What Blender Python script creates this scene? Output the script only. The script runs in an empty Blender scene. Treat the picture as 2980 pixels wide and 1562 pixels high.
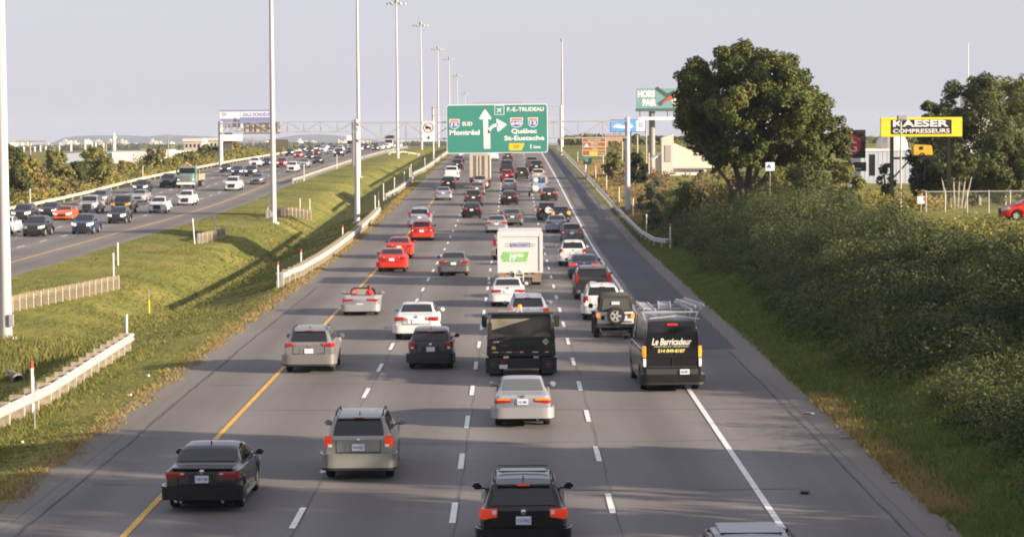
import bpy, bmesh, math, random
import numpy as np
from mathutils import Vector, Matrix, Euler
R = math.radians
SC = bpy.context.scene
COL = SC.collection

# ------------------------------------------------------------------ camera
CAM_Z = 9.1
F_PX = 7150.0                      # focal length in pixels of the 2980 px wide frame
PITCH = math.atan(411 / F_PX)
cam_d = bpy.data.cameras.new('camera')
cam = bpy.data.objects.new('camera', cam_d)
COL.objects.link(cam)
cam_d.sensor_width = 36.0
cam_d.lens = 36.0 * F_PX / 2980.0
cam_d.clip_start = 1.0
cam_d.clip_end = 30000
CM = Matrix.Translation((0, 0, CAM_Z)) @ Matrix.Rotation(R(0.02), 4, 'Z') @ Matrix.Rotation(R(90) - PITCH, 4, 'X') @ Matrix.Rotation(R(-0.4), 4, 'Z')
cam.matrix_world = CM
SC.camera = cam

# ------------------------------------------------------------------ sky, sun, exposure
SUN_EL = R(15.0)
SUN_VEC = Vector((0.925 * math.cos(SUN_EL), -0.38 * math.cos(SUN_EL), math.sin(SUN_EL))).normalized()
world = bpy.data.worlds.new('World')
SC.world = world
world.use_nodes = True
wn = world.node_tree
bg = wn.nodes['Background']
sky = wn.nodes.new('ShaderNodeTexSky')
sky.sky_type = 'NISHITA'
sky.sun_disc = False
sky.sun_elevation = SUN_EL
sky.sun_rotation = math.atan2(SUN_VEC.x, SUN_VEC.y)
sky.altitude = 0
sky.air_density = 1.0
sky.dust_density = 1.0
sky.ozone_density = 2.5
hs = wn.nodes.new('ShaderNodeHueSaturation')
hs.inputs['Saturation'].default_value = 0.75
wn.links.new(sky.outputs[0], hs.inputs['Color'])
veil = wn.nodes.new('ShaderNodeMix'); veil.data_type = 'RGBA'   # the even milky haze of the evening sky
veil.inputs[0].default_value = 0.88
veil.inputs[7].default_value = (1.88, 1.83, 2.13, 1)
wn.links.new(hs.outputs[0], veil.inputs[6])
wn.links.new(veil.outputs[2], bg.inputs['Color'])
bg.inputs['Strength'].default_value = 0.104
sun_d = bpy.data.lights.new('sun', 'SUN')
sun = bpy.data.objects.new('sun', sun_d)
COL.objects.link(sun)
sun_d.energy = 3.95
sun_d.angle = R(0.6)
sun_d.color = (1.0, 0.82, 0.62)
sun.rotation_euler = (-SUN_VEC).to_track_quat('-Z', 'Y').to_euler()
SC.view_settings.view_transform = 'Standard'
SC.view_settings.look = 'None'
SC.view_settings.gamma = 1.0
SC.view_settings.exposure = 1.66
SC.view_settings.use_curve_mapping = False
try:
    SC.cycles.filter_width = 1.9
    SC.cycles.max_bounces = 6
    SC.cycles.volume_bounces = 0
    SC.cycles.caustics_reflective = False
    SC.cycles.caustics_refractive = False
except Exception:
    pass

# ------------------------------------------------------------------ materials
MATS = {}
def mat(name, col=(0.5, 0.5, 0.5), rough=0.6, metal=0.0, coat=0.0, emit=None, es=0.0, spec=0.5, vary=0.0, vscale=3.0, bump=0.0, bscale=20.0):
    if name in MATS: return MATS[name]
    m = bpy.data.materials.new(name)
    m.use_nodes = True
    nt = m.node_tree
    b = nt.nodes['Principled BSDF']
    b.inputs['Base Color'].default_value = (*col, 1)
    b.inputs['Roughness'].default_value = rough
    b.inputs['Metallic'].default_value = metal
    b.inputs['Coat Weight'].default_value = coat
    b.inputs['Coat Roughness'].default_value = 0.08
    b.inputs['Specular IOR Level'].default_value = spec
    if emit:
        b.inputs['Emission Color'].default_value = (*emit, 1)
        b.inputs['Emission Strength'].default_value = es
    if vary > 0 or bump > 0:
        tc = nt.nodes.new('ShaderNodeTexCoord')
        nz = nt.nodes.new('ShaderNodeTexNoise')
        nz.inputs['Scale'].default_value = vscale
        nz.inputs['Detail'].default_value = 6
        nt.links.new(tc.outputs['Object'], nz.inputs['Vector'])
        if vary > 0:
            mx = nt.nodes.new('ShaderNodeMix'); mx.data_type = 'RGBA'
            mx.inputs[6].default_value = (*[max(0, c * (1 - vary)) for c in col], 1)
            mx.inputs[7].default_value = (*[min(1, c * (1 + vary)) for c in col], 1)
            mr = nt.nodes.new('ShaderNodeMapRange')
            mr.inputs[1].default_value = 0.3; mr.inputs[2].default_value = 0.7
            nt.links.new(nz.outputs[0], mr.inputs[0])
            nt.links.new(mr.outputs[0], mx.inputs[0])
            nt.links.new(mx.outputs[2], b.inputs['Base Color'])
        if bump > 0:
            n2 = nt.nodes.new('ShaderNodeTexNoise'); n2.inputs['Scale'].default_value = bscale
            nt.links.new(tc.outputs['Object'], n2.inputs['Vector'])
            bp = nt.nodes.new('ShaderNodeBump'); bp.inputs['Strength'].default_value = bump
            nt.links.new(n2.outputs[0], bp.inputs['Height'])
            nt.links.new(bp.outputs[0], b.inputs['Normal'])
    MATS[name] = m
    return m

def leaf_mat(name, cols, rough=0.7, trans=0.25, blend=0.5, nscale=0.45):
    if name in MATS: return MATS[name]
    m = bpy.data.materials.new(name); m.use_nodes = True
    nt = m.node_tree; b = nt.nodes['Principled BSDF']
    g = nt.nodes.new('ShaderNodeNewGeometry')
    cr = nt.nodes.new('ShaderNodeValToRGB')
    els = cr.color_ramp.elements
    n = len(cols)
    els[0].color = (*cols[0], 1); els[0].position = 0
    els[1].color = (*cols[-1], 1); els[1].position = 1
    for i in range(1, n - 1):
        e = els.new(i / (n - 1)); e.color = (*cols[i], 1)
    tc = nt.nodes.new('ShaderNodeTexCoord'); nz = nt.nodes.new('ShaderNodeTexNoise')
    nz.inputs['Scale'].default_value = nscale; nz.inputs['Detail'].default_value = 3
    nt.links.new(tc.outputs['Object'], nz.inputs['Vector'])
    mr = nt.nodes.new('ShaderNodeMapRange'); mr.inputs[1].default_value = .3; mr.inputs[2].default_value = .7
    nt.links.new(nz.outputs[0], mr.inputs[0])
    mx = nt.nodes.new('ShaderNodeMix'); mx.inputs[0].default_value = blend
    nt.links.new(g.outputs['Random Per Island'], mx.inputs[2]); nt.links.new(mr.outputs[0], mx.inputs[3])
    nt.links.new(mx.outputs[0], cr.inputs[0])
    nt.links.new(cr.outputs[0], b.inputs['Base Color'])
    b.inputs['Roughness'].default_value = rough
    b.inputs['Specular IOR Level'].default_value = 0.25
    tr = nt.nodes.new('ShaderNodeBsdfTranslucent'); nt.links.new(cr.outputs[0], tr.inputs[0])
    ms = nt.nodes.new('ShaderNodeMixShader'); ms.inputs[0].default_value = trans
    out = nt.nodes['Material Output']
    nt.links.new(b.outputs[0], ms.inputs[1]); nt.links.new(tr.outputs[0], ms.inputs[2])
    nt.links.new(ms.outputs[0], out.inputs[0])
    MATS[name] = m
    return m

# ------------------------------------------------------------------ object helpers
def tag(o, label=None, cat=None, group=None, kind=None):
    if label: o['label'] = label
    if cat: o['category'] = cat
    if group: o['group'] = group
    if kind: o['kind'] = kind
    return o

def empty(name, loc=(0, 0, 0), rz=0.0, rx=0.0, label=None, cat=None, group=None):
    o = bpy.data.objects.new(name, None)
    COL.objects.link(o)
    o.empty_display_size = 0.3
    o.location = loc; o.rotation_euler = (rx, 0, rz)
    return tag(o, label, cat, group)

def link(name, me, parent=None, material=None, loc=None, rot=None, label=None):
    o = bpy.data.objects.new(name, me)
    COL.objects.link(o)
    if parent: o.parent = parent
    if loc: o.location = loc
    if rot: o.rotation_euler = rot
    if material is not None:
        if len(me.materials) == 0: me.materials.append(material)
        elif me.materials[0] != material:
            o.material_slots[0].link = 'OBJECT'; o.material_slots[0].material = material
    if label: o['label'] = label
    return o

def sharpen(me, ang=38):
    bm = bmesh.new(); bm.from_mesh(me)
    bmesh.ops.recalc_face_normals(bm, faces=bm.faces)
    lim = R(ang)
    for e in bm.edges:
        if len(e.link_faces) == 2 and e.calc_face_angle(0) > lim: e.smooth = False
        else: e.smooth = len(e.link_faces) == 2
    for f in bm.faces: f.smooth = True
    bm.to_mesh(me); bm.free()

class MB:
    """collects simple solids into one mesh"""
    def __init__(s): s.v = []; s.f = []
    def add(s, vs, fs):
        n = len(s.v); s.v += [tuple(p) for p in vs]; s.f += [tuple(i + n for i in f) for f in fs]; return s
    def box(s, x0, x1, y0, y1, z0, z1):
        vs = [(x0, y0, z0), (x1, y0, z0), (x1, y1, z0), (x0, y1, z0), (x0, y0, z1), (x1, y0, z1), (x1, y1, z1), (x0, y1, z1)]
        return s.add(vs, [(0, 3, 2, 1), (4, 5, 6, 7), (0, 1, 5, 4), (1, 2, 6, 5), (2, 3, 7, 6), (3, 0, 4, 7)])
    def bar(s, a, b, w=0.05, h=None):
        a = Vector(a); b = Vector(b); h = h or w
        d = (b - a).normalized(); up = Vector((0, 0, 1)) if abs(d.z) < .95 else Vector((0, 1, 0))
        x = d.cross(up).normalized() * w / 2; y = x.cross(d).normalized() * h / 2
        vs = [p + sx * x + sy * y for p in (a, b) for sx, sy in ((-1, -1), (1, -1), (1, 1), (-1, 1))]
        return s.add(vs, [(3, 2, 1, 0), (4, 5, 6, 7), (0, 1, 5, 4), (1, 2, 6, 5), (2, 3, 7, 6), (3, 0, 4, 7)])
    def tube(s, pts, rad, n=10):
        pts = [Vector(p) for p in pts]; rr = rad if isinstance(rad, (list, tuple)) else [rad] * len(pts)
        vs = []; fs = []
        for i, p in enumerate(pts):
            d = (pts[min(i + 1, len(pts) - 1)] - pts[max(i - 1, 0)]).normalized()
            up = Vector((0, 0, 1)) if abs(d.z) < .9 else Vector((0, 1, 0))
            x = d.cross(up).normalized(); y = x.cross(d)
            for k in range(n):
                t = 2 * math.pi * k / n
                vs.append(p + rr[i] * (math.cos(t) * x + math.sin(t) * y))
        for i in range(len(pts) - 1):
            for k in range(n):
                a = i * n + k; b = i * n + (k + 1) % n
                fs.append((a, b, b + n, a + n))
        fs.append(tuple(range(n))[::-1]); fs.append(tuple(range((len(pts) - 1) * n, len(pts) * n)))
        return s.add(vs, fs)
    def lathe(s, prof, axis='x', n=20, c=(0, 0, 0)):
        vs = []; fs = []; m = len(prof)
        for k in range(n):
            t = 2 * math.pi * k / n
            for (r, a) in prof:
                u, w = r * math.cos(t), r * math.sin(t)
                p = (a, u, w) if axis == 'x' else ((u, a, w) if axis == 'y' else (u, w, a))
                vs.append((p[0] + c[0], p[1] + c[1], p[2] + c[2]))
        for k in range(n):
            for j in range(m - 1):
                a = k * m + j; b = ((k + 1) % n) * m + j
                fs.append((a, b, b + 1, a + 1))
        return s.add(vs, fs)
    def prism_xz(s, pts, y0, y1):
        n = len(pts)
        vs = [(x, y0, z) for x, z in pts] + [(x, y1, z) for x, z in pts]
        fs = [tuple(range(n)), tuple(range(2 * n - 1, n - 1, -1))]
        fs += [(i, i + n, (i + 1) % n + n, (i + 1) % n) for i in range(n)]
        return s.add(vs, fs)
    def prism_yz(s, pts, x0, x1):
        n = len(pts)
        vs = [(x0, y, z) for y, z in pts] + [(x1, y, z) for y, z in pts]
        fs = [tuple(range(n)), tuple(range(2 * n - 1, n - 1, -1))]
        fs += [(i, i + n, (i + 1) % n + n, (i + 1) % n) for i in range(n)]
        return s.add(vs, fs)
    def prism_xy(s, pts, z0, z1):
        n = len(pts)
        vs = [(x, y, z0) for x, y in pts] + [(x, y, z1) for x, y in pts]
        fs = [tuple(range(n)), tuple(range(2 * n - 1, n - 1, -1))]
        fs += [(i, i + n, (i + 1) % n + n, (i + 1) % n) for i in range(n)]
        return s.add(vs, fs)
    def mesh(s, name, smooth=True, bevel=0.0, ang=38):
        me = bpy.data.meshes.new(name)
        me.from_pydata(s.v, [], s.f); me.update()
        if bevel > 0:
            bm = bmesh.new(); bm.from_mesh(me)
            bmesh.ops.recalc_face_normals(bm, faces=bm.faces)
            es = [e for e in bm.edges if len(e.link_faces) == 2 and e.calc_face_angle(0) > R(30)]
            bmesh.ops.bevel(bm, geom=es, offset=bevel, segments=2, affect='EDGES', clamp_overlap=True)
            bm.to_mesh(me); bm.free()
        if smooth: sharpen(me, ang)
        return me
    def build(s, name, material, parent=None, smooth=True, bevel=0.0, loc=None, rot=None, label=None):
        return link(name, s.mesh(name, smooth, bevel), parent, material, loc, rot, label)

def np_mesh(name, verts, faces):
    """verts (n,3) floats, faces (m,k) ints, k constant"""
    me = bpy.data.meshes.new(name)
    verts = np.asarray(verts, np.float32); faces = np.asarray(faces, np.int32)
    k = faces.shape[1]
    me.vertices.add(len(verts)); me.vertices.foreach_set('co', verts.ravel())
    me.loops.add(faces.size); me.loops.foreach_set('vertex_index', faces.ravel())
    me.polygons.add(len(faces))
    me.polygons.foreach_set('loop_start', np.arange(0, faces.size, k, dtype=np.int32))
    me.polygons.foreach_set('loop_total', np.full(len(faces), k, np.int32))
    me.update(calc_edges=True); me.validate()
    return me

_txt = {}
def text_mesh(body, bold=0.0, shear=0.0, extrude=0.02):
    key = (body, bold, shear, extrude)
    if key in _txt: return _txt[key]
    cu = bpy.data.curves.new('lettering', 'FONT')
    cu.body = body; cu.size = 1; cu.offset = bold; cu.shear = shear; cu.extrude = extrude; cu.resolution_u = 3
    o = bpy.data.objects.new('lettering', cu); COL.objects.link(o)
    dg = bpy.context.evaluated_depsgraph_get()
    me = bpy.data.meshes.new_from_object(o.evaluated_get(dg))
    bpy.data.objects.remove(o); bpy.data.curves.remove(cu)
    me.materials.clear()
    co = np.zeros(len(me.vertices) * 3, np.float32); me.vertices.foreach_get('co', co); co = co.reshape(-1, 3)
    mn = co.min(0); mx = co.max(0)
    _txt[key] = (me, mn, mx)
    return _txt[key]
def text_fit(name, body, x0, x1, z0, z1, y, material, parent, bold=0.02, shear=0.0, thick=0.01):
    """lettering on a face that looks towards -y, filling the box x0..x1, z0..z1"""
    me0, mn, mx = text_mesh(body, bold, shear)
    me = me0.copy(); me.materials.clear()
    co = np.zeros(len(me.vertices) * 3, np.float32); me.vertices.foreach_get('co', co); co = co.reshape(-1, 3)
    o = np.zeros_like(co)
    o[:, 0] = x0 + (co[:, 0] - mn[0]) / (mx[0] - mn[0]) * (x1 - x0)
    o[:, 2] = z0 + (co[:, 1] - mn[1]) / (mx[1] - mn[1]) * (z1 - z0)
    o[:, 1] = y - (co[:, 2] - mn[2]) / max(1e-6, mx[2] - mn[2]) * thick
    me.vertices.foreach_set('co', o.ravel()); me.update()
    return link(name, me, parent, material)

# ------------------------------------------------------------------ lie of the land
YS = np.concatenate([np.arange(-60, 300, 4.0), np.arange(300, 720, 6.0), np.arange(720, 1100, 20.0), np.array([1100, 1200, 1350, 1500, 1800, 2200, 2800, 3600, 4600, 6000, 8000, 10500.0])])
def _prof(pts, y, win=18):
    px = [p[0] for p in pts]; pz = [p[1] for p in pts]
    acc = 0
    offs = np.linspace(-win, win, 9)
    for o in offs: acc = acc + np.interp(np.asarray(y, float) + o, px, pz)
    return acc / len(offs)
_M = [(-100, 0), (190, 0), (240, .62), (270, 1.05), (326, 1.88), (362, 2.3), (430, 3.05), (505, 3.75), (570, 4.15), (640, 4.1), (720, 3.5), (850, 2.6), (1000, 1.6), (1500, -2.2), (2500, -10), (6000, -39), (11000, -76)]
_L = [(-100, .35), (150, .35), (250, .45), (290, .75), (345, 1.75), (450, 2.6), (570, 3.1), (650, 3.3), (720, 3.25), (850, 2.6), (1000, 1.6), (1500, -2.2), (2500, -10), (6000, -39), (11000, -76)]
ZM_S = _prof(_M, YS); ZL_S = _prof(_L, YS)
def zM(y): return np.interp(y, YS, ZM_S)
def zL(y): return np.interp(y, YS, ZL_S)
BANK = [(-60, 1.4), (55, 1.6), (75, 1.2), (92, 2.7), (120, 3.1), (180, 2.8), (215, 1.9), (250, 1.0), (300, .6), (400, .4), (700, .2), (1000, 0), (12000, 0)]
XB = np.array([-4000, -400, -70, -56, -53, -51.7, -30.1, -27, -23, -20, -16.2, -13.2, -12.1, 9.5, 10.8, 12.2, 14.5, 18.5, 24, 40, 60, 400, 4000.0])
def zcols(y):
    y = np.atleast_1d(np.asarray(y, float)); m = zM(y); l = zL(y); mn = .5 * (m + l)
    b = np.interp(y, [p[0] for p in BANK], [p[1] for p in BANK])
    ff = np.interp(y, [-60, 115, 150, 300, 420, 700], [0, .1, 1, 1, .8, 0])
    dd = np.interp(y, [-60, 300, 450, 700, 1000], [1, 1, .7, .3, .1])
    return np.stack([l - 1.5, l - 1.5, l - 1.2, l - .8, l - .1, l, l, .75 * l + .25 * m - .15 * dd, mn - .55 * dd, mn - .95 * dd - 1.25 * ff, m - .25 * dd - .85 * ff, m - .03, m, m, m + .0, m + .18 * b, m + .62 * b, m + 1.0 * b, m + 1.0 * b, m + .85 * b, m + .5 * b, m - .5, m - 1.5], 1)
def H(x, y):
    x = np.atleast_1d(np.asarray(x, float)); y = np.atleast_1d(np.asarray(y, float))
    x, y = np.broadcast_arrays(x, y)
    Z = zcols(y)
    i = np.clip(np.searchsorted(XB, x) - 1, 0, len(XB) - 2)
    t = np.clip((x - XB[i]) / (XB[i + 1] - XB[i]), 0, 1)
    k = np.arange(len(x))
    return Z[k, i] * (1 - t) + Z[k, i + 1] * t
def h1(x, y): return float(H(x, y)[0])
def ray(px, py):
    d = CM.to_3x3() @ Vector(((px - 1490) / F_PX, -(py - 781) / F_PX, -1))
    return d / d.y                              # unit of y
def on_road(px, py, prof):
    """where the sight line through a photo pixel meets a road profile"""
    d = ray(px, py); lo, hi = 30.0, 1500.0
    y = 30.0
    while y < 1500 and CAM_Z + d.z * y > float(prof(y)): y += 1.0
    return Vector((d.x * y, y, float(prof(y))))
def at_y(px, py, y):
    d = ray(px, py); return Vector((d.x * y, y, CAM_Z + d.z * y))
# ------------------------------------------------------------------ ground and road materials
def ground_mat():
    m = bpy.data.materials.new('ground_grass'); m.use_nodes = True; nt = m.node_tree; b = nt.nodes['Principled BSDF']
    N = nt.nodes.new; L = nt.links.new
    g = N('ShaderNodeNewGeometry')
    n1 = N('ShaderNodeTexNoise'); n1.inputs['Scale'].default_value = .12; n1.inputs['Detail'].default_value = 8; n1.inputs['Roughness'].default_value = .7
    n2 = N('ShaderNodeTexNoise'); n2.inputs['Scale'].default_value = 2.2; n2.inputs['Detail'].default_value = 8; n2.inputs['Roughness'].default_value = .75
    mp = N('ShaderNodeMapping'); mp.inputs['Scale'].default_value = (1.3, .13, 1); mp.inputs['Rotation'].default_value = (0, 0, .12)
    L(g.outputs['Position'], n1.inputs['Vector']); L(g.outputs['Position'], mp.inputs['Vector']); L(mp.outputs[0], n2.inputs['Vector'])
    r1 = N('ShaderNodeValToRGB'); e = r1.color_ramp.elements
    e[0].position = .33; e[0].color = (.105, .125, .032, 1); e[1].position = .68; e[1].color = (.255, .225, .075, 1)
    x = e.new(.5); x.color = (.165, .172, .048, 1)
    r2 = N('ShaderNodeValToRGB'); e = r2.color_ramp.elements
    e[0].position = .3; e[0].color = (.62, .62, .60, 1); e[1].position = .72; e[1].color = (1.35, 1.3, 1.15, 1)
    L(n1.outputs[0], r1.inputs[0]); L(n2.outputs[0], r2.inputs[0])
    mx = N('ShaderNodeMix'); mx.data_type = 'RGBA'; mx.blend_type = 'MULTIPLY'; mx.inputs[0].default_value = 1
    L(r1.outputs[0], mx.inputs[6]); L(r2.outputs[0], mx.inputs[7])
    L(mx.outputs[2], b.inputs['Base Color']); b.inputs['Roughness'].default_value = .95; b.inputs['Specular IOR Level'].default_value = .1
    bp = N('ShaderNodeBump'); bp.inputs['Strength'].default_value = .6; bp.inputs['Distance'].default_value = .15
    L(n2.outputs[0], bp.inputs['Height']); L(bp.outputs[0], b.inputs['Normal'])
    return m

def asphalt_mat(name, base, lanes=None, joints=True, dark=.8):
    m = bpy.data.materials.new(name); m.use_nodes = True; nt = m.node_tree; b = nt.nodes['Principled BSDF']
    N = nt.nodes.new; L = nt.links.new
    g = N('ShaderNodeNewGeometry')
    mp = N('ShaderNodeMapping'); mp.inputs['Scale'].default_value = (.9, .035, 1)
    n1 = N('ShaderNodeTexNoise'); n1.inputs['Scale'].default_value = 1.0; n1.inputs['Detail'].default_value = 6
    n2 = N('ShaderNodeTexNoise'); n2.inputs['Scale'].default_value = 9; n2.inputs['Detail'].default_value = 5; n2.inputs['Roughness'].default_value = .8
    n3 = N('ShaderNodeTexNoise'); n3.inputs['Scale'].default_value = .09; n3.inputs['Detail'].default_value = 4
    L(g.outputs['Position'], mp.inputs['Vector']); L(mp.outputs[0], n1.inputs['Vector']); L(g.outputs['Position'], n2.inputs['Vector']); L(g.outputs['Position'], n3.inputs['Vector'])
    def ramp(src, a, bb, lo, hi):
        r = N('ShaderNodeMapRange'); r.inputs[1].default_value = a; r.inputs[2].default_value = bb; r.inputs[3].default_value = lo; r.inputs[4].default_value = hi
        L(src, r.inputs[0]); return r.outputs[0]
    def mul(a, c):
        k = N('ShaderNodeMath'); k.operation = 'MULTIPLY'; L(a, k.inputs[0]); L(c, k.inputs[1]); return k.outputs[0]
    v = mul(mul(ramp(n1.outputs[0], .3, .7, .86, 1.1), ramp(n2.outputs[0], .3, .7, .88, 1.1)), ramp(n3.outputs[0], .35, .65, .9, 1.08))
    sx = N('ShaderNodeSeparateXYZ'); L(g.outputs['Position'], sx.inputs[0])
    if lanes:                                    # oil track down the middle of every lane
        x0, w = lanes
        a = N('ShaderNodeMath'); a.operation = 'MULTIPLY_ADD'; a.inputs[1].default_value = 2 * math.pi / w; a.inputs[2].default_value = -2 * math.pi * x0 / w
        L(sx.outputs[0], a.inputs[0]); c = N('ShaderNodeMath'); c.operation = 'COSINE'; L(a.outputs[0], c.inputs[0])
        v = mul(v, ramp(c.outputs[0], -1, 1, dark, 1.05))
    if joints:                                   # sealed cracks across the carriageway
        wz = N('ShaderNodeTexNoise'); wz.inputs['Scale'].default_value = .5; L(g.outputs['Position'], wz.inputs['Vector'])
        ad = N('ShaderNodeMath'); ad.operation = 'MULTIPLY_ADD'; ad.inputs[1].default_value = .5; L(wz.outputs[0], ad.inputs[0]); L(sx.outputs[1], ad.inputs[2])
        fr = N('ShaderNodeMath'); fr.operation = 'PINGPONG'; fr.inputs[1].default_value = 6.7; L(ad.outputs[0], fr.inputs[0])
        v = mul(v, ramp(fr.outputs[0], 0.0, .05, .62, 1.0))
    mx = N('ShaderNodeMix'); mx.data_type = 'RGBA'; mx.blend_type = 'MULTIPLY'; mx.inputs[0].default_value = 1
    mx.inputs[6].default_value = (*base, 1); L(v, mx.inputs[7]); L(mx.outputs[2], b.inputs['Base Color'])
    b.inputs['Roughness'].default_value = .82; b.inputs['Specular IOR Level'].default_value = .3
    bp = N('ShaderNodeBump'); bp.inputs['Strength'].default_value = .15; bp.inputs['Distance'].default_value = .02
    L(n2.outputs[0], bp.inputs['Height']); L(bp.outputs[0], b.inputs['Normal'])
    return m
M_GRASS = ground_mat()
M_ROAD = asphalt_mat('asphalt_lanes', (.178, .166, .160), lanes=(-8.72, 3.70))
M_ROADL = asphalt_mat('asphalt_oncoming', (.178, .166, .160), lanes=(-33.3, 3.70))
M_SHOULD = asphalt_mat('asphalt_new_shoulder', (.075, .08, .09), joints=False)
M_GRAVEL = asphalt_mat('broken_shoulder_edge', (.17, .155, .135), joints=False)
M_LINE = mat('lane_paint_white', (.72, .72, .70), .6, vary=.12, vscale=2)
M_YEL = mat('lane_paint_yellow', (.62, .36, .04), .6, vary=.15, vscale=2)

def sheet(name, xs, dz, material, y0=-60, y1=11000, prof=None, kind='structure'):
    ys = YS[(YS >= y0) & (YS <= y1)]
    V = []; nx = len(xs)
    for y in ys:
        for x in xs:
            z = (float(prof(y)) if prof else h1(x, y)) + (dz(x, y) if callable(dz) else dz)
            V.append((x, y, z))
    F = [(j * nx + i, j * nx + i + 1, (j + 1) * nx + i + 1, (j + 1) * nx + i) for j in range(len(ys) - 1) for i in range(nx - 1)]
    me = bpy.data.meshes.new(name); me.from_pydata(V, [], F); me.update()
    for p in me.polygons: p.use_smooth = True
    o = link(name, me, None, material); o['kind'] = kind
    return o

gx = sorted(set(list(XB) + [-1500, -900, -150, -100, -62, -48, -40, -33, -28.5, -25, -21.5, -18, -14.6, -8, -3, 2, 6, 10.2, 13.3, 16.5, 21.5, 30, 50, 90, 150, 900, 1500]))
rg = random.Random(4)
def gdz(x, y):
    if -51.4 < x < -30.4 or -11.9 < x < 9.4: return -.10
    if y > 400 or abs(x) > 60 or -14 < x < -11 or 9 < x < 12 or -54 < x < -50 or -30.5 < x < -28: return 0
    return rg.uniform(-.05, .05)
sheet('ground', gx, gdz, M_GRASS)
sheet('road', [-12.1, -8, -4, 0, 4, 7, 9.5], 0.0, M_ROAD, y1=1500, prof=zM)
sheet('oncoming_road', [-51.7, -46, -40, -35, -30.1], 0.0, M_ROADL, y1=1500, prof=zL)
sheet('road_shoulder', [6.45, 8, 9.45], .006, M_SHOULD, y0=100, y1=1000, prof=zM)
def edge_strip(name, x0, x1, prof, seed, amp=.35, y1=260, side=1):
    r = random.Random(seed); ys = np.arange(30, y1, 1.3); V = []; w = 0
    for y in ys:
        w = .8 * w + r.uniform(-amp, amp) * .5
        xa = x0; xb = x1 + side * abs(w)
        za = float(prof(y)) + .009
        V += [(xa, y, za), (.5 * (xa + xb), y, za + .002), (xb, y, max(za, h1(xb, y) + .035))]
    F = [(3 * j + i, 3 * j + i + 1, 3 * j + i + 4, 3 * j + i + 3) for j in range(len(ys) - 1) for i in range(2)]
    me = bpy.data.meshes.new(name); me.from_pydata(V, [], F); me.update()
    o = link(name, me, None, M_GRAVEL); o['kind'] = 'structure'
edge_strip('gravel_verge', 9.1, 9.75, zM, 3)
edge_strip('gravel_verge', -11.7, -12.5, zM, 5, side=-1)

def stripes(name, items, material, prof, h=.014):
    mb = MB()
    for (x0, x1, y0, y1) in items:
        n = max(1, int((y1 - y0) / 6)) if y1 - y0 > 6 else 1
        ks = [y0] + [y for y in YS if y0 < y < y1] + [y1]
        vs = []; fs = []
        for y in ks: z = float(prof(y)) + h; vs += [(x0, y, z), (x1, y, z)]
        for j in range(len(ks) - 1): fs.append((2 * j, 2 * j + 1, 2 * j + 3, 2 * j + 2))
        mb.add(vs, fs)
    o = mb.build(name, material, smooth=False); o['kind'] = 'structure'
    return o
LX = [-8.78, -5.08, -1.44, 2.32, 6.06]
dash = []
for k, x in enumerate(LX[1:4]):
    pass
    off = [1.6, 2.2, 3.5][k]
    y = 27 + off
    while y < 700:
        dash.append((x - .075, x + .075, y, y + 3.1)); y += 9.0
stripes('lane_dashes', dash, M_LINE, zM)
stripes('shoulder_line', [(LX[4] - .08, LX[4] + .08, 20, 900)], M_LINE, zM)
stripes('median_line', [(LX[0] - .08, LX[0] + .08, 20, 900)], M_YEL, zM)
dl = []
for x in (-37.0, -40.7, -44.4):
    y = 120.0
    while y < 620: dl.append((x - .08, x + .08, y, y + 3.1)); y += 9.0
stripes('oncoming_lane_dashes', dl, M_LINE, zL)
stripes('oncoming_shoulder_line', [(-48.2, -48.04, 100, 900)], M_LINE, zL)
stripes('oncoming_median_line', [(-33.4, -33.22, 100, 900)], M_YEL, zL)

# cracks and seams in the asphalt
def crack(mb, pts, w, prof, seed, h=.016):
    r = random.Random(seed); P = []
    for (a, b) in zip(pts[:-1], pts[1:]):
        n = max(2, int(math.hypot(b[0] - a[0], b[1] - a[1]) / 1.1))
        for i in range(n): P.append((a[0] + (b[0] - a[0]) * i / n + r.uniform(-.03, .03), a[1] + (b[1] - a[1]) * i / n + r.uniform(-.10, .10)))
    P.append(pts[-1]); vs = []; fs = []
    for i, (x, y) in enumerate(P):
        q = P[min(i + 1, len(P) - 1)]; o = P[max(i - 1, 0)]; d = math.hypot(q[0] - o[0], q[1] - o[1]) + 1e-6
        nx, ny = (q[1] - o[1]) / d, -(q[0] - o[0]) / d; ww = w * r.uniform(.4, 1.2) / 2; z = float(prof(y)) + h
        vs += [(x - nx * ww, y - ny * ww, z), (x + nx * ww, y + ny * ww, z)]
    for i in range(len(P) - 1): fs.append((2 * i, 2 * i + 1, 2 * i + 3, 2 * i + 2))
    mb.add(vs, fs)
M_CRACK = mat('crack_sealant', (.07, .066, .064), .8)
mb = MB(); rc = random.Random(8)
crack(mb, [(-11.25, 45), (-11.2, 70), (-11.3, 100), (-11.2, 140)], .055, zM, 1)
crack(mb, [(8.75, 48), (8.8, 75), (8.7, 99)], .05, zM, 2)
for y in (62, 71, 79.5, 88, 97.5, 108, 121, 135, 151, 170): crack(mb, [(rc.uniform(-12, -7), y + rc.uniform(-1, 1)), (-2, y + rc.uniform(-1, 1)), (rc.uniform(3, 9), y + rc.uniform(-1, 1))], .05, zM, int(y))
for x in (-5.0, -1.36, 2.40): crack(mb, [(x, 45), (x + .03, 120), (x, 240)], .02, zM, int(x * 10))
o = mb.build('road_cracks', M_CRACK, smooth=False); o['kind'] = 'structure'
M_PATCH = asphalt_mat('asphalt_patch', (.13, .12, .11), joints=False)
stripes('asphalt_patches', [(6.5, 7.3, 205, 216), (7.6, 8.6, 196, 203), (8.1, 9.2, 226, 246), (6.6, 7.4, 232, 240), (8.3, 9.2, 262, 290), (6.6, 7.3, 255, 275), (7.8, 9.0, 318, 350)], M_PATCH, zM, .012)

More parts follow.
